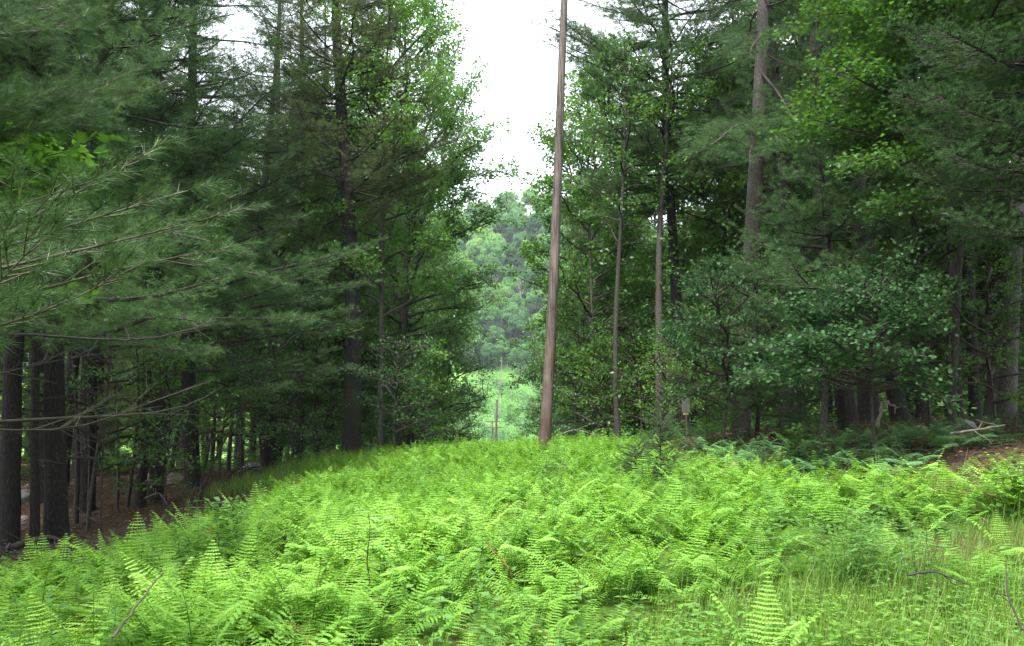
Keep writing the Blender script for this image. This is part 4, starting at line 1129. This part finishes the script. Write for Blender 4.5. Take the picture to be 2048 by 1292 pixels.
# ================================================================== FERNS
def frond(n_pin, teeth, seed, Ls=.62, droop=.35, wmax=.132):
    """one fern frond, base at origin, rising along +Z and arching towards +X"""
    rs = np.random.default_rng(seed)
    g_ = Geo()
    def rach(t):
        t = np.asarray(t, float)
        a = R(12) + t * R(52) * droop * 2
        z = Ls * (t - .25 * droop * t ** 2.5 * 1.6); x = Ls * (.10 * t + .60 * droop * t ** 2.2)
        return np.stack([x, 0 * t, z], -1)
    tt = np.linspace(0, 1, 9)
    g_.tube(rach(tt), .0035 * (1 - tt) + .0008, 3, 0, .25, cap=False)
    t0 = .26
    for k in range(n_pin):
        t = t0 + (1 - t0) * (k + .5) / n_pin
        u = (t - t0) / (1 - t0)
        w = wmax * (min(1, .45 + u * 2.2) if u < .28 else 1) * (1 - max(0, u - .2) / .8) ** .85 + .006
        p = rach(t); T = norm(rach(min(1, t + .02)) - rach(t - .02))
        N = np.array([T[2], 0, -T[0]])              # faces up/out of the blade (towards +X below)
        N = -N if N[2] < 0 else N
        for sg in (-1, 1):
            pw = (1 - t0) / n_pin * Ls * .92
            d = norm(np.array([0, sg, 0]) + T * .30 + N * rs.normal() * .12 + np.array([0, 0, -.12]))
            nrm = norm(N * .75 + T * .8 + rs.normal(size=3) * .12); s_ = norm(np.cross(nrm, d)); nn = np.cross(d, s_)
            L = w * rs.uniform(.93, 1.07)
            v0 = .5 + rs.normal() * .10
            if teeth == 0:
                V = [p, p + d * L * .4 + s_ * pw * .55 - nn * L * .01, p + d * L - nn * L * .14, p + d * L * .4 - s_ * pw * .55 - nn * L * .01]
                g_.add(V, [[0, 1, 2, 3]], 0, v0)
            else:
                q = np.linspace(0, 1, teeth + 1)
                mid = p[None] + d[None] * (L * q)[:, None] - nn[None] * (L * .16 * q ** 2)[:, None]
                V = []; Fc = []
                for i in range(teeth):
                    ww = pw * .62 * (1 - q[i]) ** .55 * (1 if i else .8)
                    a, b = mid[i], mid[i + 1]
                    for s2 in (-1, 1):
                        j = len(V)
                        V += [a, b, a * .25 + b * .75 + s_ * s2 * ww - nn * ww * .15, a * .8 + b * .2 + s_ * s2 * ww * .75]
                        Fc.append([j, j + 1, j + 2, j + 3] if s2 < 0 else [j, j + 3, j + 2, j + 1])
                g_.add(np.array(V), Fc, 0, v0)
    V = np.concatenate(g_.V); q4 = [f for f, _ in g_.Fs]
    return V.astype(float), np.concatenate(q4), np.concatenate(g_.A)

FR0 = [frond(17, 6, 600 + i, droop=[.15, .35, .55, .25][i]) for i in range(4)]
FR1 = [frond(17, 3, 610 + i, droop=[.15, .35, .55, .25][i]) for i in range(4)]
FR2 = [frond(14, 0, 620 + i, droop=[.15, .35, .55, .25][i]) for i in range(4)]

def axes(az, lean, roll):
    """frond axes: X is the arching direction, Z the rise"""
    n = len(az)
    X = np.stack([np.cos(az), np.sin(az), 0 * az], 1); Z = np.tile([0, 0, 1.], (n, 1))
    Z2 = Z * np.cos(lean)[:, None] + X * np.sin(lean)[:, None]; X2 = X * np.cos(lean)[:, None] - Z * np.sin(lean)[:, None]
    Y2 = np.cross(Z2, X2)
    return X2, Y2, Z2

def fern_stuff(name, cands, frs, hs, seed, mat='fern', hvar=.12, per=6, var=.5):
    """rosettes of fronds leaning out from a common foot"""
    rs = np.random.default_rng(seed)
    cx, cy = cands
    nc = len(cx)
    k = rs.integers(per - 2, per + 3, nc)
    i = np.repeat(np.arange(nc), k); n = len(i)
    j = np.arange(n) - np.repeat(np.cumsum(k) - k, k)
    az = (rs.uniform(0, 6.28, nc)[i] + j * 2 * math.pi / k[i] + rs.normal(size=n) * .35)
    lean = np.radians(np.clip(rs.normal(24, 12, n), 1, 62))
    x = cx[i] + .05 * np.cos(az); y = cy[i] + .05 * np.sin(az)
    patch = .5 + .5 * np.sin(cx * 1.3 + 1.7 * np.sin(cy * .7)) * np.cos(cy * 1.1 + cx * .4)
    edge = np.where(fern_mask(cx - .8, cy) * fern_mask(cx + .8, cy) > 0, 1, .85)
    cs = hs * (1 + .16 * rs.normal(size=nc)) * (.78 + .42 * patch) * edge
    S = np.clip(cs[i] * (1 + hvar * rs.normal(size=n)), hs * .4, hs * 1.5)
    v = rs.normal(size=nc)[i] * .13 + rs.normal(size=n) * .07 + (patch[i] - .5) * .30 + var - .5
    v = np.where(rs.uniform(size=n) < .0018, 2.5, v)
    z = ground(x, y) - .02
    g_ = Geo(); q_ = rs.integers(0, len(frs), n)
    X, Y, Z = axes(az, lean, 0)
    T_ = np.stack([x, y, z], 1)
    for q in range(len(frs)):
        m_ = q_ == q
        tv, tf, ta = frs[q]
        g_.scatter(tv, tf, T_[m_], X[m_], Y[m_], Z[m_], S[m_], 0, v[m_], tvar=ta)
    return tag(g_.obj(name, [M[mat]]), kind='stuff')

def cand(dens, y0, y1, extra=None, xr=9.5, seed=1):
    rs = np.random.default_rng(seed)
    n = int(dens * 2 * xr * (y1 - y0))
    x = rs.uniform(-xr, xr, n); y = rs.uniform(y0, y1, n)
    m_ = fern_mask(x, y) > 0
    if extra is not None: m_ &= extra(x, y)
    px, py = proj(np.stack([x, y, ground(x, y) + .5], 1))
    m_ &= (px > -260) & (px < 2300) & (py < 1600)
    # hollows where the floor shows
    hol = np.sin(x * 1.9 + 3 * np.sin(y * .8)) * np.cos(y * 1.35 + 1.3 * x) < -.86
    m_ &= ~hol
    return x[m_], y[m_]

fern_stuff('ferns', cand(9.5, 1.2, 6.0, seed=1), FR0, .98, 21, per=5)
fern_stuff('ferns', cand(9.5, 6.0, 13.0, seed=2), FR1, .97, 22, per=5)
fern_stuff('ferns', cand(9, 13.0, 31.0, seed=3), FR2, .92, 23, var=.42)

# ferns one can single out
def fern_plant(label, px, py, d, nf, s, seed, group=None, mat='fern', frs=FR0, name='fern_plant', lean=(12, 45), var=.1, az=None):
    rs = np.random.default_rng(seed)
    p = P(px, py, d); x, y = p[0], d; z = gz(x, y)
    o = empty(name, label, 'fern', (x, y, z), group=group)
    gs = Geo()
    a0 = rs.uniform(0, 6.28)
    for i in range(nf):
        a = a0 + i * 2 * math.pi / nf + rs.normal() * .3 if az is None else az[min(i, len(az) - 1)]
        X, Y, Z = axes(np.array([a]), np.radians([rs.uniform(*lean)]), 0)
        tv, tf, ta = frs[rs.integers(len(frs))]
        gf = Geo()
        gf.scatter(tv, tf, np.array([[.02 * math.cos(a), .02 * math.sin(a), -.01]]), X, Y, Z, np.array([s * rs.uniform(.85, 1.12)]), 0, np.array([var + rs.normal() * .05]), tvar=ta)
        gf.obj('frond', [M[mat]], o)
    return o
fern_plant('upright bright fern standing alone in the grass near the bottom right corner', 1905, 1290, 3.1, 3, .95, 1, az=[-1.5, -.4, 2.6], lean=(4, 22), var=.25)
fern_plant('bright fern in the grass, left of the one nearest the bottom right corner', 1745, 1290, 3.35, 3, .98, 2, az=[-1.2, 2.2, 3.6], lean=(4, 22), var=.25)
fern_plant('fern with a frond arching flat to the left over the grass at bottom right', 1660, 1300, 3.0, 2, .85, 3, az=[2.9, -2.6], lean=(50, 68), var=.22)
fern_plant('tall upright fern at the right tip of the fern bed beside the tall weeds', 1515, 1090, 4.9, 4, .98, 4, lean=(3, 20), var=.15)
fern_plant('lone fern leaning right in the tall grass near the right edge', 1930, 1010, 6.6, 3, .9, 5, az=[.1, .5, 2], lean=(15, 35), var=.1)
fern_plant('fern standing behind the weeds in the grass at right', 1800, 985, 7.2, 4, .95, 6, lean=(8, 25), var=.1)
fern_plant('dark-gapped fern in front of the fern bed at bottom centre', 1130, 1290, 2.75, 5, .8, 7, lean=(10, 35), var=.1)
fern_plant('fern with low arching fronds at the bottom edge left of centre', 800, 1330, 2.5, 6, .85, 8, lean=(15, 40), var=.05)
fern_plant('large fern with thick drooping fronds at the front of the bed', 720, 1180, 3.2, 6, 1.15, 9, lean=(12, 40), var=.12)
for i, (px, d) in enumerate([(1070, 20.6), (1088, 20.4), (1106, 20.7)]):
    fern_plant('fern hiding the foot of the brown pole', px, 880, d, 8, 1.05, 740 + i, group='ferns round the foot of the pole', frs=FR1, lean=(5, 30), var=-.05)
for i, (px, py, d) in enumerate([(1495, 850, 15.5), (1530, 853, 14.8), (1570, 850, 15.2), (1610, 855, 14.4), (1650, 858, 14), (1690, 855, 15), (1730, 852, 16), (1770, 850, 15.4), (1800, 848, 15), (1825, 845, 15.6),
                                 (1560, 862, 13.4), (1640, 868, 13), (1710, 862, 13.6), (1785, 855, 13.8), (1850, 846, 15), (1880, 842, 15.5), (1900, 850, 14), (1935, 848, 14.5), (1475, 858, 16), (1515, 866, 14), (1600, 850, 16), (1675, 848, 16), (1440, 862, 17), (1405, 866, 17.5), (1975, 846, 14.5), (1750, 868, 12.4), (1820, 862, 13)]):
    fern_plant('blue-green bracken fern along the litter bank before the right wood', px, py, d, 8, 1.25, 700 + i, group='blue-green ferns on the bank at right', mat='bracken', frs=FR1, lean=(25, 62), var=0)

# ================================================================== GRASS, WEEDS AND LITTER
def grass(name, n, fx, fy, hmin, hmax, w, seed, mask, var=.45, seedy=.04):
    rs = np.random.default_rng(seed)
    x = rs.uniform(*fx, n); y = rs.uniform(*fy, n)
    m_ = mask(x, y); x, y = x[m_], y[m_]; n = len(x)
    z = ground(x, y) - .01
    pch = .5 + .5 * np.sin(x * 1.7 + y) * np.cos(y * 1.3)
    h = rs.uniform(hmin, hmax, n) * (.7 + .5 * pch)
    az = rs.uniform(0, 6.28, n); bend = rs.uniform(.1, .65, n) * h
    d = np.stack([np.cos(az), np.sin(az), 0 * az], 1); s_ = np.stack([-np.sin(az + .5), np.cos(az + .5), 0 * az], 1) * w
    b = np.stack([x, y, z], 1)
    m1 = b + d * (bend * .3)[:, None] + np.array([0, 0, 1.]) * (h * .55)[:, None]
    tp = b + d * bend[:, None] + np.array([0, 0, 1.]) * h[:, None]
    V = np.stack([b - s_ * .5, b + s_ * .5, m1 + s_ * .42, m1 - s_ * .42, tp], 1).reshape(-1, 3)
    i = (np.arange(n) * 5)[:, None]
    v = np.clip(var + rs.normal(size=n) * .2, 0, 1); v = np.where(rs.uniform(size=n) < seedy, 2, v)
    g_ = Geo()
    g_.add(V, i + np.array([[0, 1, 2, 3]]), 0, np.repeat(v, 5))
    g_.Fs.append((i + np.array([[3, 2, 4]]), 0))
    return tag(g_.obj(name, [M['grass']]), kind='stuff')
gm = lambda x, y: (fern_mask(x, y) < .5) & (x > -.6 + .0 * y) & ((y < 8.8) | (x > 5.6)) & (x < 9.5)
grass('grass', 150000, (-.5, 9), (1.6, 9.0), .04, .19, .0036, 31, lambda x, y: gm(x, y) & (np.sin(x * 3.1 + 2 * np.sin(y * 1.7)) * np.cos(y * 2.7 + x) > -.55), .4, .07)
grass('tall_grass', 15000, (.8, 9), (3.2, 8.8), .22, .50, .0032, 32, lambda x, y: gm(x, y) & (np.sin(x * 1.1 + y * .8) > -.3), .5, .10)
grass('grass', 14000, (-6, 5), (13, 30), .15, .45, .008, 33, lambda x, y: (fern_mask(x, y) > .5) & (np.sin(x * .9) * np.cos(y * .5) > .0), .3)
grass('grass', 9000, (4.5, 20), (9, 22), .08, .22, .007, 34, lambda x, y: (np.sin(x * .9 + y) * np.cos(y * .8) > .3), .3)
grass('grass', 9000, (-9, -3.5), (20, 31), .25, .55, .010, 35, lambda x, y: x > -8 + (y - 20) * .25, .3)

def herbs(name, n, fx, fy, mask, hmin, hmax, leaf, seed, mat='fresh', var=.5, pairs=5):
    """low leafy plants: a short stem with leaf pairs; ground cover"""
    rs = np.random.default_rng(seed)
    x = rs.uniform(*fx, n); y = rs.uniform(*fy, n)
    m_ = mask(x, y); x, y = x[m_], y[m_]; n = len(x)
    z = ground(x, y)
    h = rs.uniform(hmin, hmax, n)
    b = np.stack([x, y, z], 1); tp = b + np.stack([rs.normal(size=n) * .15 * h, rs.normal(size=n) * .15 * h, h], 1)
    g_ = Geo(); g_.segs(b, tp, .0022, .0012, 3, 0, .3)
    for k in range(pairs):
        t = .3 + .7 * k / (pairs - 1)
        a0 = rs.uniform(0, 6.28, n)
        for s2 in (0, math.pi):
            az = a0 + s2 + k * 1.57
            p = b + (tp - b) * t
            X = norm(np.stack([np.cos(az), np.sin(az), rs.uniform(-.25, .35, n)], 1))
            Z = norm(np.array([0, 0, 1.]) + rs.normal(size=(n, 3)) * .25); Y = norm(np.cross(Z, X)); Z = np.cross(X, Y)
            g_.scatter(LEAF[0], LEAF[1], p, X, Y, Z, leaf * rs.uniform(.7, 1.2, n) * (1.1 - .4 * t), 0, np.clip(var + rs.normal(size=n) * .15, 0, 1))
    return tag(g_.obj(name, [M[mat]]), kind='stuff')
herbs('undergrowth', 7000, (-.4, 7), (1.7, 7.2), lambda x, y: gm(x, y), .05, .18, .045, 41, mat='herb', var=.6, pairs=3)
herbs('leafy_weeds', 900, (-.3, 3.6), (2.2, 5.2), lambda x, y: (fern_mask(x, y) < .5) & (x > -.2) & (x < .6 + .55 * (y - 1.6)), .18, .40, .075, 42, mat='herb', var=.4, pairs=6)
herbs('leafy_weeds', 900, (-.2, 7), (1.8, 7.4), lambda x, y: gm(x, y) & (np.sin(x * 2.3 + 1.5 * y) * np.cos(y * 1.9 - x) > .05), .10, .34, .085, 49, mat='weed', var=.55, pairs=5)
herbs('broad_weeds', 420, (-.2, 7), (1.8, 7.4), lambda x, y: gm(x, y) & (np.sin(x * 1.7 - y) * np.cos(y * 2.3 + x) > .1), .04, .12, .12, 50, mat='herb', var=.35, pairs=3)
herbs('leafy_weeds', 700, (-3.6, 6), (2.5, 16), lambda x, y: (fern_mask(x, y) > .5) & (np.sin(x * 1.1 + y) * np.cos(y * .7 - x) > .3), .5, .82, .10, 51, mat='weed', var=.45, pairs=7)
for i, (px, py, d, s_) in enumerate([(1420, 1150, 4.2, .8), (1560, 1200, 3.6, .7), (1350, 1230, 3.3, .75), (1650, 1130, 4.6, .7), (1830, 1120, 4.9, .6), (1990, 1150, 4.4, .65), (1470, 1290, 2.9, .55), (1960, 1020, 6.4, .8), (1750, 1010, 7.0, .9), (2010, 980, 7.2, .9)]):
    fern_plant('small scattered fern growing out of the grass beyond the edge of the fern bed', px, py, d, 4, s_, 760 + i, group='small ferns scattered in the grass', lean=(12, 50), var=.05)
herbs('leafy_weeds', 380, (-1.2, 1.0), (1.7, 3.0), lambda x, y: np.ones_like(x) > 0, .12, .3, .10, 43, var=.55, pairs=4)
herbs('undergrowth', 1600, (4.5, 14), (8.5, 20), lambda x, y: (fern_mask(x, y) < .5) & (np.sin(x * 1.3 + 1) * np.cos(y * .9 + x) > -.1), .08, .35, .09, 48, mat='bluish', pairs=4)
herbs('undergrowth', 900, (1.5, 9), (12, 26), lambda x, y: (fern_mask(x, y) < .5) & (x < 4.5 + .28 * (y - 12) + 1), .2, .6, .11, 44, mat='bluish', pairs=5)
herbs('undergrowth', 700, (-14, -4), (12, 30), lambda x, y: (fern_mask(x, y) < .5) & (np.sin(x * 1.3) * np.cos(y * .9) > .2), .12, .4, .09, 45, mat='oak', pairs=4)
herbs('undergrowth', 2600, (-34, -6), (30, 70), lambda x, y: (np.sin(x * .5) * np.cos(y * .4) > -.2), .2, 1.0, .3, 46, mat='maple', pairs=5, var=.7)
herbs('undergrowth', 2600, (5, 36), (24, 70), lambda x, y: (np.sin(x * .5) * np.cos(y * .4) > -.3), .2, 1.0, .28, 47, mat='maple', pairs=5, var=.6)

def plant(name, label, cat, px, py, d, H, nst, nleaf, leaf, mat, seed, tmpl=LEAF, stem='twig', spread=.35, bare=.0, group=None, tilt=.3):
    rs = np.random.default_rng(seed)
    p = P(px, py, d); x = p[0]; z = gz(x, d)
    o = empty(name, label, cat, (x, d, z), group=group)
    gs, gl = Geo(), Geo()
    for i in range(nst):
        az = rs.uniform(0, 6.28); sp = spread * H * rs.uniform(.1, 1) * (0 if nst == 1 else 1)
        a = np.array([math.cos(az), math.sin(az), 0]) * .03 * (nst > 1)
        e = np.array([math.cos(az) * sp, math.sin(az) * sp, H * rs.uniform(.75, 1.05)])
        pts = polyline(a, e, .03, 9, rs, .03)
        t = np.linspace(0, 1, 9)
        gs.tube(pts, (.008 if nst == 1 else .0035) * H * (1 - .75 * t), 6, cap=False)
        u = np.linspace(bare, 1, nleaf)
        q, T = along(pts, u); n = len(q)
        a2 = np.arange(n) * 2.4 + rs.normal(size=n) * .3
        X = norm(np.stack([np.cos(a2), np.sin(a2), rs.uniform(-.2, .35, n)], 1)); Z = norm(np.array([0, 0, 1.]) + rs.normal(size=(n, 3)) * tilt)
        Y = norm(np.cross(Z, X)); Z = np.cross(X, Y)
        gl.scatter(tmpl[0], tmpl[1], q, X, Y, Z, leaf * rs.uniform(.75, 1.2, n), 0, np.clip(.5 + rs.normal(size=n) * .15, 0, 1))
        # petioled second leaf further out
        gl.scatter(tmpl[0], tmpl[1], q + X * leaf * .9, norm(X + T * .4), Y, Z, leaf * rs.uniform(.6, 1., n), 0, np.clip(.5 + rs.normal(size=n) * .15, 0, 1))
    gs.obj('stem', [M[stem]], o, True)
    gl.obj('foliage', [M[mat]], o)
    return o
plant('sapling', 'lone dark-stemmed seedling with a few pale blue-green leaves standing above the ferns left of centre', 'sapling', 735, 1080, 6.6, 1.05, 1, 10, .11, 'pale', 801, LEAF, bare=.5)
plant('weed_clump', 'clump of tall narrow-leaved dark green weeds at the right end of the fern bed', 'weed', 1700, 1050, 6.8, .62, 44, 18, .10, 'weed', 802, LANCE, spread=1.7, stem='weed', tilt=.6)
plant('leafy_bush', 'light green broad-leaved bush at the right edge of the litter bank', 'bush', 2030, 905, 8.5, .75, 14, 14, .11, 'fresh', 803, spread=.6)
plant('leafy_bush', 'dark green broad-leaved plant among the blue-green ferns on the bank', 'bush', 1590, 855, 14.2, .75, 12, 12, .14, 'maple', 804, spread=.6)
plant('leafy_bush', 'small leafy plant at the left edge of the ferns by the brush', 'bush', 445, 1010, 10.5, .6, 8, 10, .15, 'fresh', 805, spread=.7)
plant('leafy_bush', 'low plant with broad rounded leaves in the left bottom corner', 'bush', 40, 1190, 4.0, .38, 7, 6, .15, 'bluish', 806, ROUND, spread=.7)
plant('leafy_bush', 'yellow-green bush just right of the sign post', 'bush', 1415, 868, 18.5, .8, 8, 14, .09, 'fresh', 807, spread=.6)
plant('broad_leaved_plant', 'plant with big oval leaves at the bottom edge left of centre', 'plant', 925, 1330, 2.3, .36, 5, 5, .13, 'fresh', 808, ROUND, spread=.8)
plant('dark_shrub', 'low dark twiggy shrub in the ferns in front of the brown pole', 'shrub', 1105, 925, 13.0, .85, 16, 20, .05, 'oak', 809, spread=.7)
plant('small_shrub', 'small level-topped sapling among the ferns below the brown pole', 'shrub', 1035, 965, 9.5, .95, 3, 14, .07, 'fresh', 810, spread=.3, bare=.6)
plant('flowering_weed', 'thin weed with dusty pinkish seed heads in the grass at right', 'weed', 1830, 1060, 6.2, .7, 16, 14, .012, 'dead', 811, stem='fresh', spread=.5, bare=.4, tilt=.8)

# seedling conifer in the ferns left of the sign
def seedling(label, px, py, d, H, seed):
    x, y, z, _ = key_geo(px, py, d)
    gt, gc = pine_geo(seed, H, .016, H * .25, .24 * H, Ladd=.03, K=12, dens=30, step=.10, nper=6, spreadn=.004, width=.3, nw=.003, nl=.035, tuft=.035, drop=.05, shape=.7, wob=.004)
    o = empty('conifer_seedling', label, 'small conifer', (x, y, z))
    gt.obj('trunk', [M['twig']], o); gc.obj('crown', [M['needle_near'], M['twig']], o)
seedling('small fresh green conifer seedling rising from the ferns left of the sign', 1322, 900, 13.5, 1.15, 901)
seedling('tiny conifer seedling in the ferns just left of the taller one', 1270, 905, 14.5, .7, 902)

# ---- dead wood and stones
def stick(name, label, pts, r, mat='dead', forks=0, seed=1, cat='stick'):
    rs = np.random.default_rng(seed)
    pts = np.array(pts, float); o0 = pts[0].copy()
    n = 14; t = np.linspace(0, 1, len(pts)); tt = np.linspace(0, 1, n)
    q = np.stack([np.interp(tt, t, pts[:, c]) for c in range(3)], 1)
    q[1:-1] = .5 * q[1:-1] + .25 * (q[:-2] + q[2:]); q[1:-1] += rs.normal(size=(n - 2, 3)) * r * .35
    o = empty(name, label, cat, o0)
    g_ = Geo(); g_.tube(q - o0, r * (1 - .55 * tt), 7, rough=.08, rs=rs); g_.obj('stem', [M[mat]], o, True)
    for k in range(forks):
        i = rs.integers(3, n - 2); d = norm(q[i + 1] - q[i] + rs.normal(size=3) * .8 * np.linalg.norm(q[i + 1] - q[i]))
        L = np.linalg.norm(q[-1] - q[0]) * rs.uniform(.15, .35)
        g2_ = Geo(); g2_.tube(polyline(q[i] - o0, q[i] - o0 + d * L, .03, 5, rs), [r * .5, r * .45, r * .4, r * .3, r * .15], 5); g2_.obj('side_twig', [M[mat]], o, True)
    return o
def on(px, py, d, dz=0.): return P(px, py, d) + [0, 0, dz]
stick('dead_stick', 'pale dead stick poking up slantwise through the ferns at bottom left', [on(225, 1275, 3.1), on(278, 1204, 3.3), on(325, 1146, 3.55)], .0055, 'twigpale', forks=0, seed=3)
stick('fallen_branch', 'bent bleached branch with a raised end among the ferns before the right wood', [on(1755, 842, 15.2, -.1), on(1766, 800, 15.2), on(1784, 812, 15.1), on(1812, 814, 15)], .035, forks=1, seed=4)
stick('fallen_twig', 'brown forked twig lying in the grass at bottom right', [on(1815, 1150, 3.9), on(1870, 1142, 3.9), on(1940, 1170, 3.7)], .006, 'twig', 3, 5)
stick('fallen_twig', 'upright mossy dead twig in the grass at the bottom right edge', [on(2045, 1260, 3.0), on(2015, 1190, 3.1), on(2012, 1130, 3.2)], .004, 'twig', 2, 6)
stick('fallen_branch', 'grey dead branch arching at the foot of the slender trunks right of the pole', [on(1110, 872, 25), on(1150, 858, 25), on(1200, 872, 25), on(1240, 880, 25)], .016, forks=6, seed=7)
stick('dead_sapling', 'thin pale dead sapling at the left end of the fern crest', [on(909, 885, 28, -.3), on(913, 866, 28), on(917, 848, 28)], .02, forks=4, seed=8)
stick('fallen_log', 'dark mossy log lying on the litter at the far left edge', [on(15, 1092, 12.5), on(80, 1082, 12.7), on(150, 1075, 13)], .06, 'twig', 2, 9, 'log')
stick('fallen_branch', 'curved bare branch over the brush below the left wood', [on(290, 985, 14, -.1), on(318, 990, 14.2, .05), on(335, 1010, 14)], .02, 'twig', 3, 10)
stick('fallen_branch', 'long dead branch lying across the litter bank at right', [on(1900, 868, 13), on(1960, 858, 13.2), on(2010, 850, 13.5)], .02, forks=5, seed=11)
for i in range(9):
    px = [470, 492, 510, 530, 545, 560, 500, 480, 570][i]
    stick('brush_branch', 'dead branch of the brush heap on the needle-covered mound in the left wood', [on(px - 28, 962 - i, 24 + .4 * i, -.1), on(px, 950 - i, 24 + .4 * i, .15), on(px + 30, 938 + (i % 3) * 6, 24.2 + .4 * i, .05)], .035, 'twig', 4, 20 + i).update_tag()
for o in [o for o in bpy.data.objects if o.name.startswith('brush_branch') and o.get('category')]: o['group'] = 'brush heap in the left wood'

def rock(label, px, py, d, s, seed, mat):
    rs = np.random.default_rng(seed)
    p = P(px, py, d); x = p[0]; z = gz(x, d)
    import bmesh
    bm = bmesh.new(); bmesh.ops.create_icosphere(bm, subdivisions=4, radius=1)
    c = norm(rs.normal(size=(14, 3))); h = rs.uniform(.62, .95, 14)
    for v in bm.verts:
        q = np.array(v.co)
        for k in range(14):
            dd = q @ c[k]
            if dd > h[k]: q = q - c[k] * (dd - h[k]) * .85
        v.co = q * s * (1 + .02 * rs.normal())
    me = bpy.data.meshes.new('stone'); bm.to_mesh(me); bm.free()
    me.polygons.foreach_set('use_smooth', np.full(len(me.polygons), False)); me.materials.append(M[mat])
    o = link('stone', me); o.location = (x, d, z + s[2] * .25); o.rotation_euler = (rs.normal() * .15, rs.normal() * .15, rs.uniform(0, 6))
    return tag(o, label, 'stone')
M['stone'] = plain_mat('grey_fieldstone', (.30, .28, .27), (.16, .16, .14), .9, 6)
M['pinkstone'] = plain_mat('pinkish_stone', (.42, .30, .28), (.26, .19, .17), .9, 5)
rock('flat grey boulder at the edge of the right wood behind the ferns', 1925, 842, 17, np.array([.42, .3, .18]), 1, 'stone')
rock('smaller pale stone left of the flat grey boulder', 1838, 838, 17.5, np.array([.22, .2, .12]), 2, 'stone')
rock('pinkish stone on the litter between the two left trunks', 42, 960, 19, np.array([.34, .3, .28]), 3, 'pinkstone')
rock('mossy stone behind the pinkish one at left', 52, 935, 24, np.array([.4, .35, .3]), 4, 'stone')
rock('pale rounded stone on the needle floor left of the brush heap', 335, 948, 26, np.array([.7, .5, .28]), 5, 'pinkstone')
rock('grey stone on the mound in the left wood', 500, 935, 29, np.array([.5, .4, .3]), 6, 'stone')
rock('orange-brown rotten stump top in front of the right wood', 1478, 880, 15, np.array([.28, .2, .12]), 7, 'pinkstone')

# scattered dead twigs on the forest floor, seen as one tangle
def litter(name, n, fx, fy, mask, seed, mat, L=(.15, .7), r=.005, lift=.10):
    rs = np.random.default_rng(seed)
    x = rs.uniform(*fx, n); y = rs.uniform(*fy, n); m_ = mask(x, y); x, y = x[m_], y[m_]; n = len(x)
    a = np.stack([x, y, ground(x, y) + rs.uniform(0, lift, n)], 1)
    d = norm(np.stack([rs.normal(size=n), rs.normal(size=n), rs.normal(size=n) * .25], 1)) * rs.uniform(*L, n)[:, None]
    b = a + d; b[:, 2] = np.maximum(b[:, 2], ground(b[:, 0], b[:, 1]) + .01)
    g_ = Geo(); g_.segs(a, b, r, r * .5, 4)
    return tag(g_.obj(name, [M[mat]]), kind='stuff')
litter('brush', 2600, (-9, -4), (8, 19), lambda x, y: (fern_mask(x, y) < .5) & (fern_mask(x + 1.6, y) > .5), 51, 'twig', lift=.3)
litter('twig_litter', 3000, (-20, -4), (10, 30), lambda x, y: fern_mask(x, y) < .5, 52, 'twigpale', r=.006, lift=.05)
litter('twig_litter', 3000, (4, 18), (8, 22), lambda x, y: (fern_mask(x, y) < .5) & (y > 8.8), 53, 'twigpale', r=.005, lift=.12)
def leaf_litter(name, n, fx, fy, mask, seed):
    rs = np.random.default_rng(seed)
    x = rs.uniform(*fx, n); y = rs.uniform(*fy, n); m_ = mask(x, y); x, y = x[m_], y[m_]; n = len(x)
    p = np.stack([x, y, ground(x, y) + .012], 1); Z = norm(np.array([0, 0, 1.]) + rs.normal(size=(n, 3)) * .35); X = norm(np.cross(Z, rs.normal(size=(n, 3)))); Y = np.cross(Z, X)
    g_ = Geo(); g_.scatter(*QLEAF, p, X, Y, Z, rs.uniform(.05, .11, n), 0, rs.uniform(0, 1, n))
    return tag(g_.obj(name, [M['deadleaf']]), kind='stuff')
M['deadleaf'] = leaf_mat('dead_leaves', (.06, .04, .027), (.15, .095, .06), (.28, .19, .13), .1, 0, .04)
leaf_litter('leaf_litter', 16000, (3, 20), (7.5, 24), lambda x, y: (fern_mask(x, y) < .5) & (y > 8.6), 61)
leaf_litter('leaf_litter', 12000, (-22, -3.5), (8, 34), lambda x, y: fern_mask(x, y) < .5, 62)
leaf_litter('leaf_litter', 250, (0, 6), (1.8, 7.5), lambda x, y: fern_mask(x, y) < .5, 63)

# ================================================================== HAZE
HAZE = 0.00020
if HAZE:
    g_ = boxgeo(-420, 420, -60, 760, -16, 215)
    hz = g_.obj('haze', [])
    m, nt, out = new_mat('haze_air')
    pv = nt.nodes.new('ShaderNodeVolumePrincipled')
    pv.inputs['Color'].default_value = (.78, .88, 1, 1); pv.inputs['Density'].default_value = HAZE; pv.inputs['Anisotropy'].default_value = .2
    nt.links.new(pv.outputs[0], out.inputs['Volume'])
    hz.data.materials.append(m)
    hz.display_type = 'WIRE'
    tag(hz, kind='stuff')
